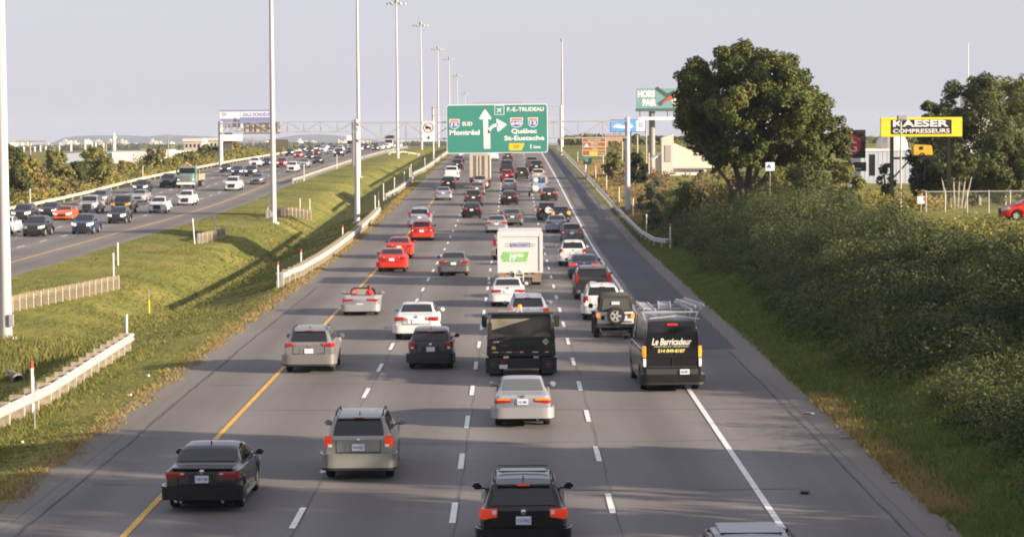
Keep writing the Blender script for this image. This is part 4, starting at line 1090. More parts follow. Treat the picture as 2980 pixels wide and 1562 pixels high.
# ------------------------------------------------------------------ oncoming traffic
HL = M_HEADLIT
ONC = [
 ('sedan_car', 'sedan', 'white', 10, 681, 'white car almost hidden behind the nearest light mast', {}),
 ('hatchback_car', 'hatch', 'black', 101, 688, 'black hatchback, nearest oncoming car right of the big light mast', dict(scale=1.1)),
 ('suv_car', 'suv', 'black', 64, 646, 'black SUV with white headlights, leftmost beside the beige guardrail', dict(head=HL)),
 ('hatchback_car', 'sedan', 'black', 143, 631, 'black sedan with lit headlights behind the orange sports car', dict(head=HL)),
 ('sports_car', 'sports', 'orange', 184, 641, 'low orange sports car with dark bonnet on the oncoming side', dict(head=HL)),
 ('pickup_truck', 'pickup', 'silver', 258, 621, 'silver pickup with big chrome grille on the oncoming side', {}),
 ('sedan_car', 'suv', 'grey', 290, 597, 'grey car hidden behind the silver pickup', {}),
 ('suv_car', 'suv', 'navy', 243, 681, 'dark blue SUV with bright headlights nearest the median', dict(head=HL)),
 ('pickup_truck', 'pickup', 'dark', 354, 622, 'dark pickup with amber lights behind the small black SUV', dict(head=M_AMBERLIT)),
 ('suv_car', 'suv', 'black', 342, 651, 'small black SUV with white plate in front of the dark pickup', dict(head=HL, scale=.92)),
 ('crossover_car', 'suv', 'white', 460, 620, 'white crossover with plain pale front, right of the dark pickup', {}),
 ('suv_car', 'suv', 'white', 541, 598, 'white boxy SUV next to the median on the oncoming side', {}),
 ('sedan_car', 'sedan', 'silver', 405, 589, 'silver sedan behind the dark pickup, partly hidden', {}),
 ('suv_car', 'suv', 'black', 410, 563, 'black SUV left of the teal truck by the guardrail', dict(head=HL)),
 ('suv_car', 'suv', 'black', 487, 547, 'large black SUV directly left of the teal truck', dict(scale=1.1)),
 ('suv_car', 'suv', 'white', 676, 556, 'white boxy SUV right of the teal truck', dict(scale=1.08)),
 ('sedan_car', 'sedan', 'grey', 747, 537, 'dark grey sedan just left of the second light mast', {}),
 ('sedan_car', 'sedan', 'dark', 656, 503, 'dark sedan above the teal truck near the guardrail', dict(head=HL)),
 ('sedan_car', 'sedan', 'navy', 691, 511, 'blue-grey sedan between the dark sedan and a dark SUV', dict(head=HL)),
 ('suv_car', 'suv', 'dark', 730, 514, 'dark SUV behind the dark grey sedan by the second mast', dict(head=HL)),
 ('suv_car', 'suv', 'white', 741, 487, 'white-roofed SUV above the dark SUV, left of the second mast', dict(head=HL)),
 ('sedan_car', 'sedan', 'navy', 778, 484, 'dark blue sedan partly hidden by the second light mast', dict(head=HL)),
 ('suv_car', 'suv', 'darkred', 820, 488, 'dark red SUV just right of the second light mast', dict(head=HL)),
 ('sedan_car', 'suv', 'white', 850, 501, 'white SUV right of the dark red SUV', {}),
 ('sedan_car', 'sedan', 'silver', 885, 487, 'silver sedan right of a white SUV near the median', {}),
 ('sedan_car', 'sedan', 'black', 924, 477, 'black sedan beside the pale post on the median edge', {}),
 ('suv_car', 'suv', 'dark', 843, 454, 'dark SUV with white headlights farthest left past the second mast', dict(head=HL)),
 ('sedan_car', 'sedan', 'darkred', 868, 460, 'dark red sedan with lit headlights in the far oncoming queue', dict(head=HL)),
 ('sedan_car', 'sedan', 'dark', 900, 466, 'dark sedan ahead of the dark red sedan in the far queue', dict(head=HL)),
 ('hatchback_car', 'hatch', 'dark', 921, 454, 'dark hatchback with one yellow signal light in the far queue', dict(head=M_AMBERLIT)),
 ('suv_car', 'suv', 'navy', 880, 444, 'navy SUV behind the dark red sedan in the far queue', dict(head=HL)),
 ('sedan_car', 'sedan', 'brown', 902, 447, 'brown sedan behind the dark hatchback in the far queue', dict(head=HL)),
 ('sedan_car', 'sedan', 'bluesilver', 963, 448, 'pale blue-silver sedan left of a tall dark SUV in the far queue', {}),
 ('suv_car', 'suv', 'black', 985, 456, 'tall black SUV nearest the median before the gantry post', dict(head=HL, scale=1.1)),
 ('sedan_car', 'sedan', 'navy', 1018, 447, 'navy sedan just left of the gantry post', {}),
 ('sedan_car', 'sedan', 'white', 944, 436, 'white sedan far up the oncoming lanes', {}),
 ('sedan_car', 'sedan', 'dark', 924, 437, 'dark sedan left of a white sedan far up the oncoming lanes', {}),
 ('sedan_car', 'sedan', 'grey', 963, 432, 'grey sedan below the white truck far up the oncoming lanes', {}),
]
for (n, t, c, px, py, lab, kw) in ONC:
    kw = dict(kw); kw.pop('trim', None)
    car(n, t, c, px, py, lab, 'pickup' if t == 'pickup' else 'car', toward=True, far=py < 610, **kw)
rr = random.Random(12)
for k, (x, y) in enumerate(((-35.2, 660), (-38.9, 655), (-42.5, 650), (-35.2, 690), (-38.8, 700), (-35.3, 725), (-42.4, 690), (-38.9, 745), (-35.0, 765), (-46.2, 640), (-46.1, 600), (-35.2, 635), (-38.7, 625), (-42.6, 610))):
    t = ('sedan', 'suv', 'hatch')[k % 3]; c = ('white', 'dark', 'silver', 'white', 'black')[k % 5]
    car('distant_car', t, c, 0, 0, 'tiny %s car in the distant oncoming queue at the crest' % ('pale' if c in ('white', 'silver') else 'dark'), 'car', loc=(x, y, float(zL(y))), rz=math.pi, head=HL, far=True, group='distant oncoming %s cars' % ('pale' if c in ('white', 'silver') else 'dark'))
def simple_truck(x, y, prof, c, label, w=2.5, h=3.6, rz=math.pi):
    e = empty('box_truck', (x, y, float(prof(y))), rz, 0, label, 'truck')
    MB().box(-w / 2, w / 2, -5, 1.2, .9, h).build('cargo_box', paint(c), e, bevel=.03)
    MB().prism_yz([(1.25, .5), (3.4, .5), (3.4, 1.5), (2.9, 2.7), (1.25, 2.7)], -1.15, 1.15).build('cab', paint('white'), e, bevel=.06)
    MB().prism_yz([(2.98, 1.55), (3.42, 1.55), (2.98, 2.55)], -1.0, 1.0).build('windshield', M_GLASS, e)
    for sg in (1, -1):
        MB().box(sg * .85 - .2, sg * .85 + .2, 3.38, 3.44, .8, 1.05).build('headlight', HL, e)
        for yy in (-3.6, 2.4):
            link('wheel', tw, e, M_TYRE, (sg * .9, yy, .45), (0, 0, 0 if sg > 0 else math.pi))
    return e
simple_truck(-42.6, 655, zL, 'white', 'white box truck far up the oncoming lanes', 2.6, 3.9)
simple_truck(-35.1, 705, zL, 'dark', 'dark truck at the crest of the oncoming lanes behind the gantry', 2.6, 3.7)

# teal flatbed truck carrying a brown machine
p = on_road(541, 549, zL)
te = empty('flatbed_truck', (p.x, p.y + 1.2, float(zL(p.y))), math.pi, 0, 'teal long-nosed truck carrying a brown machine on the oncoming side', 'truck')
M_TEAL = mat('paint_teal', (.15, .26, .235), .5, coat=.2)
MB().prism_yz([(-.6, .7), (1.2, .7), (1.2, 1.75), (.1, 1.95), (-.6, 1.95)], -.85, .85).build('hood', M_TEAL, te, bevel=.06)
MB().box(-1.15, 1.15, -2.2, -.6, .8, 2.9).build('cab', M_TEAL, te, bevel=.1)
MB().box(-.98, .98, -.62, -.57, 1.95, 2.65).build('windshield', M_GLASS, te, bevel=.02)
MB().box(-.55, .55, 1.18, 1.25, .85, 1.68).build('grille', mat('grille_grey', (.16, .16, .15), .5), te, bevel=.02)
MB().box(-1.2, 1.2, 1.1, 1.4, .5, .8).build('bumper', M_CLEAR, te, bevel=.03)
for sg in (1, -1):
    MB().box(sg * .98 - .22, sg * .98 + .22, .1, 1.1, .85, 1.3).build('fender', M_TEAL, te, bevel=.08)
    MB().box(sg * .95 - .12, sg * .95 + .12, 1.08, 1.14, 1.05, 1.22).build('headlight', HL, te)
    MB().box(sg * 1.4 - .1, sg * 1.4 + .1, -.6, -.5, 1.9, 2.5).build('mirror', M_BLACK, te)
    for y in (.5, -6.2, -7.5):
        o = link('wheel', tf if y > 0 else tw, te, M_TYRE, (sg * .98, y, .45), (0, 0, 0 if sg > 0 else math.pi)); link('rim', rf if y > 0 else rm, o, M_RIM)
MB().box(-1.25, 1.25, -9, -2.4, 1.0, 1.25).box(-1.25, -1.18, -9, -2.4, 1.25, 1.8).box(1.18, 1.25, -9, -2.4, 1.25, 1.8).build('flatbed', mat('flatbed_wood', (.30, .24, .17), .8), te)
lo = MB().box(-.9, .3, -2.0, -.8, 0, 1.1).box(-.3, .9, -1.6, .6, .3, 1.6).bar((-.6, -1.2, 1.0), (.5, 1.6, 2.1), .25).bar((.5, 1.6, 2.1), (.9, 2.2, .6), .2).tube([(-.7, .2, .2), (-.7, .2, 1.9)], .12)
o = lo.build('excavator', mat('machine_brown', (.30, .15, .07), .7, vary=.3), None, bevel=.05)
o.location = te.location + Vector((0, 4.2, 1.26)); o.rotation_euler = (0, 0, math.pi); tag(o, 'brown construction machine riding on the teal flatbed truck', 'machine')
# red car parked beyond the hedge
e = car('parked_hatchback', 'hatch', 'red', 0, 0, 'red car by the chain-link fence at the right edge of the photo', 'car', loc=(35.2, 166.5, h1(35, 166.5)), rz=math.pi / 2, scale=1.08)
# ------------------------------------------------------------------ roadside steel
M_GALV = mat('galvanised_steel', (.40, .40, .40), .5, metal=.25, vary=.1, vscale=.6)
M_MAST = mat('mast_paint', (.47, .46, .465), .5, vary=.06, vscale=.5)
M_BEAM = mat('guardrail_steel', (.48, .46, .44), .5, metal=.2, vary=.12, vscale=.8)
M_BEAM2 = mat('guardrail_weathered', (.50, .45, .39), .65, vary=.15, vscale=.6)
M_WOOD = mat('timber_post', (.36, .31, .23), .85, vary=.3, vscale=3, bump=.4)
M_POSTW = mat('marker_post_white', (.62, .61, .60), .5)
M_REDCAP = mat('marker_cap_red', (.45, .05, .03), .5)
M_LAMP = mat('lamp_housing', (.30, .30, .31), .5)

# high masts down the median: distance, height, lamps
for k, (y, hgt) in enumerate(((112, 31), (238.5, 31), (372, 31), (499, 31.5), (632, 32), (777, 31), (917, 32.5), (1053, 30), (1226, 26))):
    x = -23.2; z = h1(x, y)
    lab = ['thick pale light mast, nearest at the left edge of the photo', 'pale light mast standing in the median grass, second nearest', 'pale light mast right behind the middle gantry post', 'light mast with a visible lamp ring, first in the median line'] [k] if k < 4 else 'distant thin light mast in the median line'
    e = empty('light_mast', (x, y, z), 0, 0, lab, 'light mast', 'distant light masts' if k >= 4 else 'light masts along the median')
    MB().tube([(0, 0, -.4), (0, 0, .9), (0, 0, hgt * .5), (0, 0, hgt)], [.30, .28, .22, .13], 16).build('mast_pole', M_MAST, e)
    if k < 3:
        MB().box(-.34 if k else .20, -.10 if k else .42, -.36, -.2, .55, 1.1).build('access_door', M_GALV, e, bevel=.02)
        MB().lathe([(.55, -.2), (.55, .05), (.34, .06)], 'z', 16).build('base_flange', M_GALV, e)
    MB().lathe([(.35, hgt - .1), (.42, hgt + .5), (.20, hgt + .8), (.001, hgt + .9)], 'z', 10).build('mast_head', M_LAMP, e)
    MB().lathe([(1.5, hgt - .25), (1.58, hgt - .25), (1.58, hgt - .15), (1.5, hgt - .15), (1.5, hgt - .25)], 'z', 20).bar((-1.5, 0, hgt - .2), (1.5, 0, hgt - .2), .08).bar((0, -1.5, hgt - .2), (0, 1.5, hgt - .2), .08).build('lamp_ring', M_LAMP, e)
    for q in range(6):
        a = math.pi * q / 3
        MB().lathe([(.001, -.28), (.30, -.22), (.26, .12), (.001, .18)], 'z', 8, (1.75 * math.cos(a), 1.75 * math.sin(a), hgt - .25)).build('mast_lamp', M_GALV if q in (0, 1, 5) else M_LAMP, e)
x, y = 12.3, 600; e = empty('light_mast', (x, y, h1(x, y)), 0, 0, 'lone thin mast to the right of the green sign', 'light mast')
MB().tube([(0, 0, -.4), (0, 0, 26)], [.30, .14], 12).build('mast_pole', M_GALV, e)
MB().lathe([(.2, 25.6), (.3, 26.2), (.001, 26.5)], 'z', 8).build('mast_head', M_LAMP, e)

# sign gantries
def truss(mb, x0, x1, y, z0, z1, dy=1.2, step=2.6, w=.12):
    for yy in (y - dy / 2, y + dy / 2):
        for z in (z0, z1): mb.bar((x0, yy, z), (x1, yy, z), w)
    n = max(2, int(abs(x1 - x0) / step)); xs = np.linspace(x0, x1, n + 1)
    for i, x in enumerate(xs):
        for yy in (y - dy / 2, y + dy / 2): mb.bar((x, yy, z0), (x, yy, z1), w * .55)
        for z in (z0, z1): mb.bar((x, y - dy / 2, z), (x, y + dy / 2, z), w * .5)
        if i < n:
            a, b = (z0, z1) if i % 2 else (z1, z0)
            for yy in (y - dy / 2, y + dy / 2): mb.bar((x, yy, a), (xs[i + 1], yy, b), w * .5)
GY = 240.0
gl = at_y(1040, 631, GY); gr = at_y(1826.5, 626, GY)
zg = float(zM(GY))
e = empty('sign_gantry', (0, GY, 0), 0, 0, 'steel truss gantry across the near carriageway carrying the green sign', 'gantry')
for q, (px, nm) in enumerate(((gl.x, 'L'), (gr.x, 'R'))):
    MB().tube([(px, .0, h1(px, GY) - .3), (px, 0, 9.95)], [.27, .23], 14).build('gantry_post', M_MAST, e)
    MB().lathe([(.45, h1(px, GY) - .1), (.45, h1(px, GY) + .08), (.28, h1(px, GY) + .09)], 'z', 12, (px, 0, 0)).build('base_flange', M_GALV, e)
mb = MB(); truss(mb, gl.x, gr.x, 0, 8.0, 9.6, .9, 2.4, .13); mb.build('truss', M_GALV, e)
# green sign on the gantry
M_SGN = mat('sign_green', (.045, .235, .195), .45)
M_SWH = mat('sign_white', (.74, .75, .77), .45)
M_SBK = mat('sign_back', (.35, .35, .34), .5, metal=.4)
M_SYL = mat('sign_yellow', (.72, .52, .03), .45)
M_SBL = mat('shield_blue', (.07, .14, .42), .45)
M_SRD = mat('shield_red', (.60, .22, .14), .45)
cs = at_y(1447, 375, GY - .7)
s = empty('highway_sign', (cs.x, GY - .70, cs.z), 0, 0, 'large green highway sign hung on the gantry over the near carriageway', 'sign'); s.rotation_euler = (0, R(-.25), 0)
def rrect(x0, x1, z0, z1, r, n=5):
    P = []
    for cx, cz, a0 in ((x1 - r, z0 + r, -90), (x1 - r, z1 - r, 0), (x0 + r, z1 - r, 90), (x0 + r, z0 + r, 180)):
        for i in range(n + 1):
            a = R(a0 + 90 * i / n); P.append((cx + r * math.cos(a), cz + r * math.sin(a)))
    return P
K = 9.85 / 1985.0
def SX(x): return (x - 1000) * K
def SZ(y): return (652 - y) * K
SW, SH = 4.92, 2.37
MB().prism_xz(rrect(-SW, SW, -SH, SH, .28), 0, .06).build('sign_border', M_SWH, s)
MB().prism_xz(rrect(-SW + .07, SW - .07, -SH + .07, SH - .07, .23), -.012, .0).build('sign_face', M_SGN, s)
mb = MB()
for x in np.linspace(-4.2, 4.2, 6): mb.box(x - .06, x + .06, .06, .22, -SH + .1, SH - .1)
mb.build('sign_bracket', M_SBK, s)
mb = MB().bar((-2.25, .25, SH + .16), (2.45, .25, SH + .16), .07, .07)
for x in (-2.0, 0, 2.2): mb.bar((x, .25, SH - .2), (x, .25, SH + .16), .05)
mb.build('top_rail', M_LAMP, s)
T_ = lambda b, x0, x1, ya, yb, m=M_SWH, bold=.035: text_fit('lettering', b, SX(x0), SX(x1), SZ(yb), SZ(ya), -.013, m, s, bold, 0, .008)
T_('Montréal', 65, 655, 668, 768); T_('SUD', 312, 515, 510, 588); T_('P.-E.-TRUDEAU', 1195, 1918, 236, 318)
T_('Québec', 1275, 1775, 655, 765); T_('St-Eustache', 1135, 1922, 792, 885); T_('1', 1644, 1666, 962, 1045); T_('km', 1708, 1845, 985, 1045)
def poly(pts, name, m, y=-.02, par=s): return MB().prism_xz([(SX(a), SZ(b)) for a, b in pts][::-1], y, -.012).build(name, m, par, smooth=False)
ar = MB()
ar.prism_xz([(SX(a), SZ(b)) for a, b in ((765, 272), (780, 280), (890, 438), (880, 462), (860, 468), (822, 455), (826, 640), (730, 640), (722, 455), (680, 468), (655, 462), (648, 440), (750, 280))][::-1], -.022, -.012)
ar.prism_xz([(SX(a), SZ(b)) for a, b in ((729, 640), (826, 640), (860, 720), (862, 1040), (734, 1040))][::-1], -.022, -.012)
ar.build('straight_arrow', M_SWH, s, smooth=False)
ar = MB()
cur = []
for t in np.linspace(0, 1, 9):
    a = t * math.pi / 2; cur.append((1015 - 185 * math.cos(a), 720 - 175 * math.sin(a), math.cos(a), math.sin(a)))
ar.prism_xz([(SX(x - 0 * c), SZ(y)) for x, y, c, q in cur] and ([(SX(1015 - 205 * math.cos(t * math.pi / 2)), SZ(735 - 190 * math.sin(t * math.pi / 2))) for t in np.linspace(0, 1, 9)] + [(SX(1015 - 155 * math.cos(t * math.pi / 2)), SZ(735 - 130 * math.sin(t * math.pi / 2))) for t in np.linspace(1, 0, 9)])[::-1], -.022, -.012)
ar.prism_xz([(SX(a), SZ(b)) for a, b in ((985, 465), (1000, 458), (1185, 565), (1185, 580), (1030, 708), (1008, 705), (1000, 690))][::-1], -.022, -.012)
ar.build('curved_arrow', M_SWH, s, smooth=False)
mb = MB()
for x in (765, 800):
    for y in (480, 560): mb.box(SX(x) - .012, SX(x) + .012, -.026, -.02, SZ(y + 55), SZ(y))
for x in (762, 797, 832):
    for y in (660, 735, 810, 890, 965): mb.box(SX(x) - .012, SX(x) + .012, -.026, -.02, SZ(y + 50), SZ(y))
for t in (.25, .5, .78):
    a0, a1 = t * 1.4, t * 1.4 + .16
    mb.bar((SX(1015 - 180 * math.cos(a0)), -.024, SZ(735 - 160 * math.sin(a0))), (SX(1015 - 180 * math.cos(a1)), -.024, SZ(735 - 160 * math.sin(a1))), .024, .008)
mb.build('arrow_dashes', M_SBK, s)
poly([(1235, 940), (1525, 940), (1528, 955), (1480, 1068), (1465, 1078), (1240, 1078), (1225, 1060), (1225, 955)], 'exit_tab', M_SYL)
text_fit('lettering', '20', SX(1310), SX(1420), SZ(1032), SZ(972), -.021, M_BLACK, s, .0, 0, .004)
def shield(x0, x1, y0, y1, num, par):
    w = x1 - x0; h = y1 - y0
    base = [(0, .02), (.06, 0), (.94, 0), (1, .02), (.97, .45), (.98, .62), (.86, .84), (.66, .95), (.5, 1), (.34, .95), (.14, .84), (.02, .62), (.03, .45)]
    poly([(x0 + a * w, y0 + b * h) for a, b in base], 'shield_edge', M_SWH, -.018)
    poly([(x0 + (.05 + .9 * a) * w, y0 + b * h) for a, b in ((.05, .06), (.95, .06), (.97, .28), (.03, .28))], 'shield_band', M_SRD, -.022)
    poly([(x0 + (.05 + .9 * a) * w, y0 + (.04 + .91 * b) * h) for a, b in ((.03, .32), (.97, .32), (.97, .6), (.86, .82), (.66, .93), (.5, .98), (.34, .93), (.14, .82), (.03, .6))], 'shield_field', M_SBL, -.022)
    text_fit('lettering', num, SX(x0 + w * (.2 if len(num) < 3 else .12)), SX(x0 + w * (.8 if len(num) < 3 else .88)), SZ(y0 + h * .72), SZ(y0 + h * .40), -.023, M_SWH, s, .03, 0, .004)
shield(62, 265, 455, 650, '15', s); shield(1255, 1508, 440, 635, '640', s); shield(1602, 1802, 440, 635, '13', s)
MB().prism_xz(rrect(SX(950), SX(1142), SZ(382), SZ(192), .08), -.016, -.012).build('airport_panel', M_SWH, s)
MB().prism_xz(rrect(SX(962), SX(1130), SZ(371), SZ(203), .05), -.020, -.016).build('airport_field', M_SGN, s)
pl = [(0, .5), (.06, .40), (.07, .16), (.46, -.10), (.46, -.20), (.07, -.07), (.05, -.34), (.17, -.44), (.17, -.50), (0, -.45)]
pl = pl + [(-a, b) for a, b in pl[-2:0:-1]]
ca, sa = math.cos(R(-45)), math.sin(R(-45)); q = 130 * K
MB().prism_xz([(SX(1046) + q * (a * ca - b * sa), SZ(287) + q * (a * sa + b * ca)) for a, b in pl][::-1], -.024, -.020).build('airplane_symbol', M_SWH, s, smooth=False)
# no-trucks sign on the same truss
c = at_y(1247, 383, GY - .6)
t = empty('lane_control_sign', (c.x, GY - .58, c.z), 0, 0, 'white no-trucks sign with red ring and down arrow left of the green sign', 'sign')
MB().prism_xz(rrect(-.60, .60, -.98, .98, .08), 0, .05).build('sign_face', M_SWH, t)
M_RRED = mat('sign_red', (.42, .03, .03), .45)
mb = MB(); mb.lathe([(.42, -.02), (.50, -.02), (.50, .0), (.42, .0), (.42, -.02)], 'y', 28, (0, 0, .38)); mb.bar((-.30, -.012, .70), (.30, -.012, .10), .07, .012)
mb.build('red_ring', M_RRED, t)
MB().box(-.30, .06, -.01, .0, .27, .53).box(.08, .26, -.01, 0, .27, .44).lathe([(.001, -.01), (.06, -.01), (.06, 0), (.001, 0)], 'y', 10, (-.18, 0, .25)).lathe([(.001, -.01), (.06, -.01), (.06, 0), (.001, 0)], 'y', 10, (.16, 0, .25)).build('truck_symbol', M_BLACK, t)
MB().prism_xz([(0, -.78), (.26, -.56), (.07, -.62), (.07, -.42), (-.07, -.42), (-.07, -.62), (-.26, -.56)], -.01, 0).build('down_arrow', M_BLACK, t, smooth=False)

# gantry over the oncoming lanes
GY2 = 430.0
xl = at_y(642.6, 470, GY2).x; xr = at_y(1030, 400, GY2).x
e = empty('sign_gantry', (0, GY2, 0), 0, 0, 'steel truss gantry across the oncoming carriageway, seen from behind its sign', 'gantry')
zt = at_y(900, 355, GY2).z
for px in (xl, xr): MB().tube([(px, 0, h1(px, GY2) - .3), (px, 0, zt + .2)], [.42, .38], 12).build('gantry_post', M_MAST, e)
mb = MB(); truss(mb, xl, xr, 0, zt - 1.75, zt, 1.2, 2.6, .15); mb.build('truss', M_GALV, e)
c = at_y(760, 373, GY2)
b = empty('overhead_sign', (c.x, GY2 + .8, c.z), 0, 0, 'back of a wide brown-grey sign on the oncoming gantry', 'sign')
MB().box(-3.2, 3.2, 0, .08, -1.0, 1.0).build('sign_panel', mat('sign_back_beige', (.46, .40, .32), .6, vary=.12), b, bevel=.01)
mb = MB()
for x in np.linspace(-2.8, 2.8, 7): mb.box(x - .05, x + .05, -.12, 0, -1.0, 1.0)
for z in (-.8, 0, .8): mb.box(-3.1, 3.1, -.16, -.12, z - .05, z + .05)
mb.build('stiffener', M_SBK, b)
# farther gantry
GY3 = 480.0
e = empty('sign_gantry', (0, GY3, 0), 0, 0, 'thin far gantry showing behind the green sign', 'gantry')
xl = at_y(1261, 461, GY3).x; xr = at_y(1633, 455, GY3).x
z1 = at_y(1440, 311, GY3).z; z0 = at_y(1440, 334, GY3).z
for px in (xl, xr): MB().tube([(px, 0, h1(px, GY3) - .3), (px, 0, z1 + .2)], .22, 10).build('gantry_post', M_GALV, e)
mb = MB(); truss(mb, xl, xr, 0, z0, z1, 1.0, 2.6, .09); mb.build('truss', M_GALV, e)

# guardrails
PROF = [(0, .42), (.055, .47), (.06, .52), (.005, .57), (.005, .61), (.06, .66), (.055, .71), (0, .76)]
def guardrail(name, path, label, material=M_BEAM, post=3.8, side=1, block=.0, cat='guardrail', endcap=True, dz=0.0):
    """path: (x, y) points; side = which way the beam faces (+1: to +x)"""
    P = [Vector((x, y, 0)) for x, y in path]
    pts = []
    for a, b in zip(P[:-1], P[1:]):
        n = max(1, int((b - a).length / 3.0))
        for i in range(n): pts.append(a.lerp(b, i / n))
    pts.append(P[-1])
    for p in pts: p.z = h1(p.x, p.y) + dz
    e = empty(name, pts[0], 0, 0, label, cat)
    o0 = pts[0]
    V = []; F = []; m = len(PROF) * 2
    for i, p in enumerate(pts):
        d = pts[min(i + 1, len(pts) - 1)] - pts[max(i - 1, 0)]; d.z = 0; d.normalize()
        nr = Vector((d.y, -d.x, 0)) * side
        ring = [(u + .0, w) for u, w in PROF] + [(u - .02, w) for u, w in PROF[::-1]]
        for u, w in ring: V.append(p - o0 + nr * u + Vector((0, 0, w)))
    for i in range(len(pts) - 1):
        for j in range(m): F.append((i * m + j, i * m + (j + 1) % m, (i + 1) * m + (j + 1) % m, (i + 1) * m + j))
    F.append(tuple(range(m))); F.append(tuple(range((len(pts) - 1) * m, len(pts) * m))[::-1])
    MB().add(V, F).build('beam', material, e)
    # posts
    L = 0; acc = [0]
    for a, b in zip(pts[:-1], pts[1:]): acc.append(acc[-1] + (b - a).length)
    def at(s):
        i = min(int(np.searchsorted(acc, s, 'right')) - 1, len(pts) - 2); t = (s - acc[i]) / max(1e-6, acc[i + 1] - acc[i])
        d = pts[i + 1] - pts[i]; d.z = 0; d.normalize(); return pts[i].lerp(pts[i + 1], t), d
    s_ = .4; k = 0
    pm = None
    while s_ < acc[-1] and k < 98:
        p, d = at(s_); nr = Vector((d.y, -d.x, 0)) * side
        if pm is None:
            pm = MB().box(-.08, .08, -.17 - block, -.021, -.4, .74 if block == 0 else .80).mesh('post', bevel=.008)
        o = link('post', pm, e, M_WOOD if block > 0 else M_GALV)
        o.location = p - o0; ang = math.atan2(nr.y, nr.x) - math.pi / 2; o.rotation_euler = (0, 0, ang)
        s_ += post; k += 1
    if endcap:
        p, d = at(0); nr = Vector((d.y, -d.x, 0)) * side
        o = MB().box(-.06, .12, -.2, .04, -.3, .80).build('end_terminal', M_GALV, e, bevel=.03)
        o.location = p - o0; o.rotation_euler = (0, 0, math.atan2(nr.y, nr.x) - math.pi / 2)
    return e
guardrail('guardrail', [(-16.9, 66), (-16.1, 76), (-15.75, 83), (-16.05, 95), (-16.3, 105)], 'pale guardrail on stepped timber blocks, nearest in the median', post=1.9, block=.34)
guardrail('guardrail', [(-13.5, 144), (-12.95, 150), (-12.7, 165), (-12.7, 200), (-12.75, 226), (-12.9, 240)], 'guardrail along the left shoulder beside the red sedans', post=1.9, block=.3)
guardrail('guardrail', [(-14.6, 285), (-13.6, 296), (-13.2, 318), (-13.2, 328)], 'short pale guardrail farther up the left shoulder', block=.2)
guardrail('guardrail', [(-14.4, 358), (-13.2, 372), (-13.0, 400), (-12.9, 520), (-12.9, 700)], 'far guardrail running up the left shoulder to the green sign', block=.2, post=3.6)
guardrail('guardrail', [(11.4, 177), (10.6, 184), (10.25, 196), (10.1, 240), (10.1, 420), (10.2, 560)], 'steel guardrail along the right shoulder', side=-1, post=3.9)
guardrail('guardrail', [(-51.9, 150), (-51.9, 300), (-51.9, 420), (-51.9, 560), (-51.9, 700)], 'long beige guardrail along the far side of the oncoming lanes', material=M_BEAM2, side=1, post=5.6)
guardrail('guardrail', [(-30.0, 335), (-29.6, 345), (-29.6, 440), (-29.6, 700)], 'beige guardrail on the median side of the oncoming lanes', material=M_BEAM2, side=-1, post=3.8)
guardrail('guardrail', [(-25.9, 118), (-25.4, 127), (-24.3, 138), (-23.6, 146)], 'timber-post guardrail seen from behind beside the nearest mast', material=M_BEAM2, side=-1, post=1.35, block=.16, endcap=True)
guardrail('guardrail', [(-25.3, 197), (-24.9, 203), (-24.6, 208)], 'short guardrail end left of the second mast', side=-1, block=.2, post=2)
guardrail('guardrail', [(-24.7, 246), (-23.8, 252), (-22.6, 258), (-21.8, 262)], 'short weathered guardrail behind the second mast', material=M_BEAM2, side=-1, block=.3, post=1.4)
guardrail('guardrail', [(-27.4, 545), (-20.5, 548)], 'low pale barrier at the crest of the median', material=M_BEAM2, side=-1, post=2.2)

# white marker posts
PM = MB().tube([(0, 0, -.3), (0, 0, 1.42)], .055, 8).mesh('marker_post')
PC = MB().tube([(0, 0, 1.42), (0, 0, 1.62)], .06, 8).mesh('cap')
def marker(x, y, h=1.0, red=False, label='', grp=None, lean=0.0):
    o = link('marker_post', PM, None, M_POSTW); o.location = (x, y, h1(x, y)); o.scale = (1, 1, h); o.rotation_euler = (0, R(lean), 0)
    tag(o, label, 'post', grp)
    c_ = link('cap', PC, o, M_REDCAP if red else M_POSTW)
    return o
marker(-15.95, 81, 1.1, True, 'red-capped white post by the kink of the nearest median guardrail')
marker(-16.5, 104.5, 1.0, False, 'white post at the far end of the nearest median guardrail')
marker(-13.75, 143.5, .95, True, 'red-capped white post at the near end of the guardrail by the red sedans')
marker(-13.3, 154, 1.0, True, 'second red-capped white post along the guardrail by the red sedans')
marker(-13.3, 192, .95, True, 'red-capped white post midway along the guardrail by the red sedans')
marker(-13.2, 236, 1.3, False, 'nearer of two white posts at the end of the guardrail by the red sedans')
marker(-13.4, 246, 1.3, False, 'farther of two white posts at the end of the guardrail by the red sedans')
for (x, y) in ((-14.9, 284), (-14.2, 296), (-13.7, 312), (-13.7, 328)): marker(x, y, 1.3, False, 'white post beside the short guardrail up the left shoulder', 'posts of the short left guardrail')
for (x, y) in ((-14.7, 357), (-13.5, 380), (-13.4, 420)): marker(x, y, 1.3, False, 'white post at the start of the far left guardrail', 'posts of the far left guardrail')
marker(11.3, 176, 1.2, True, 'red-capped white post on the near end of the right guardrail')
marker(10.9, 200, 1.1, False, 'white post behind the curve of the right guardrail')
for y in (228, 258, 292, 330, 372, 420): marker(11.2, y, 1.15, False, 'white post standing behind the right guardrail farther up', 'posts behind the right guardrail')
marker(-23.7, 145.5, 1.3, False, 'white post at the end of the timber-post guardrail')
marker(-26.4, 164, .95, False, 'thin white post alone in the median grass near the oncoming road')
marker(-25.4, 196, 1.25, False, 'leaning white post at the short guardrail left of the second mast', None, -4)
marker(-25.0, 206, 1.2, False, 'upright white post at the short guardrail left of the second mast')
marker(-24.6, 247, 1.2, False, 'white post just left of the second mast')
marker(-22.4, 259, 1.2, False, 'left of two white posts just right of the second mast')
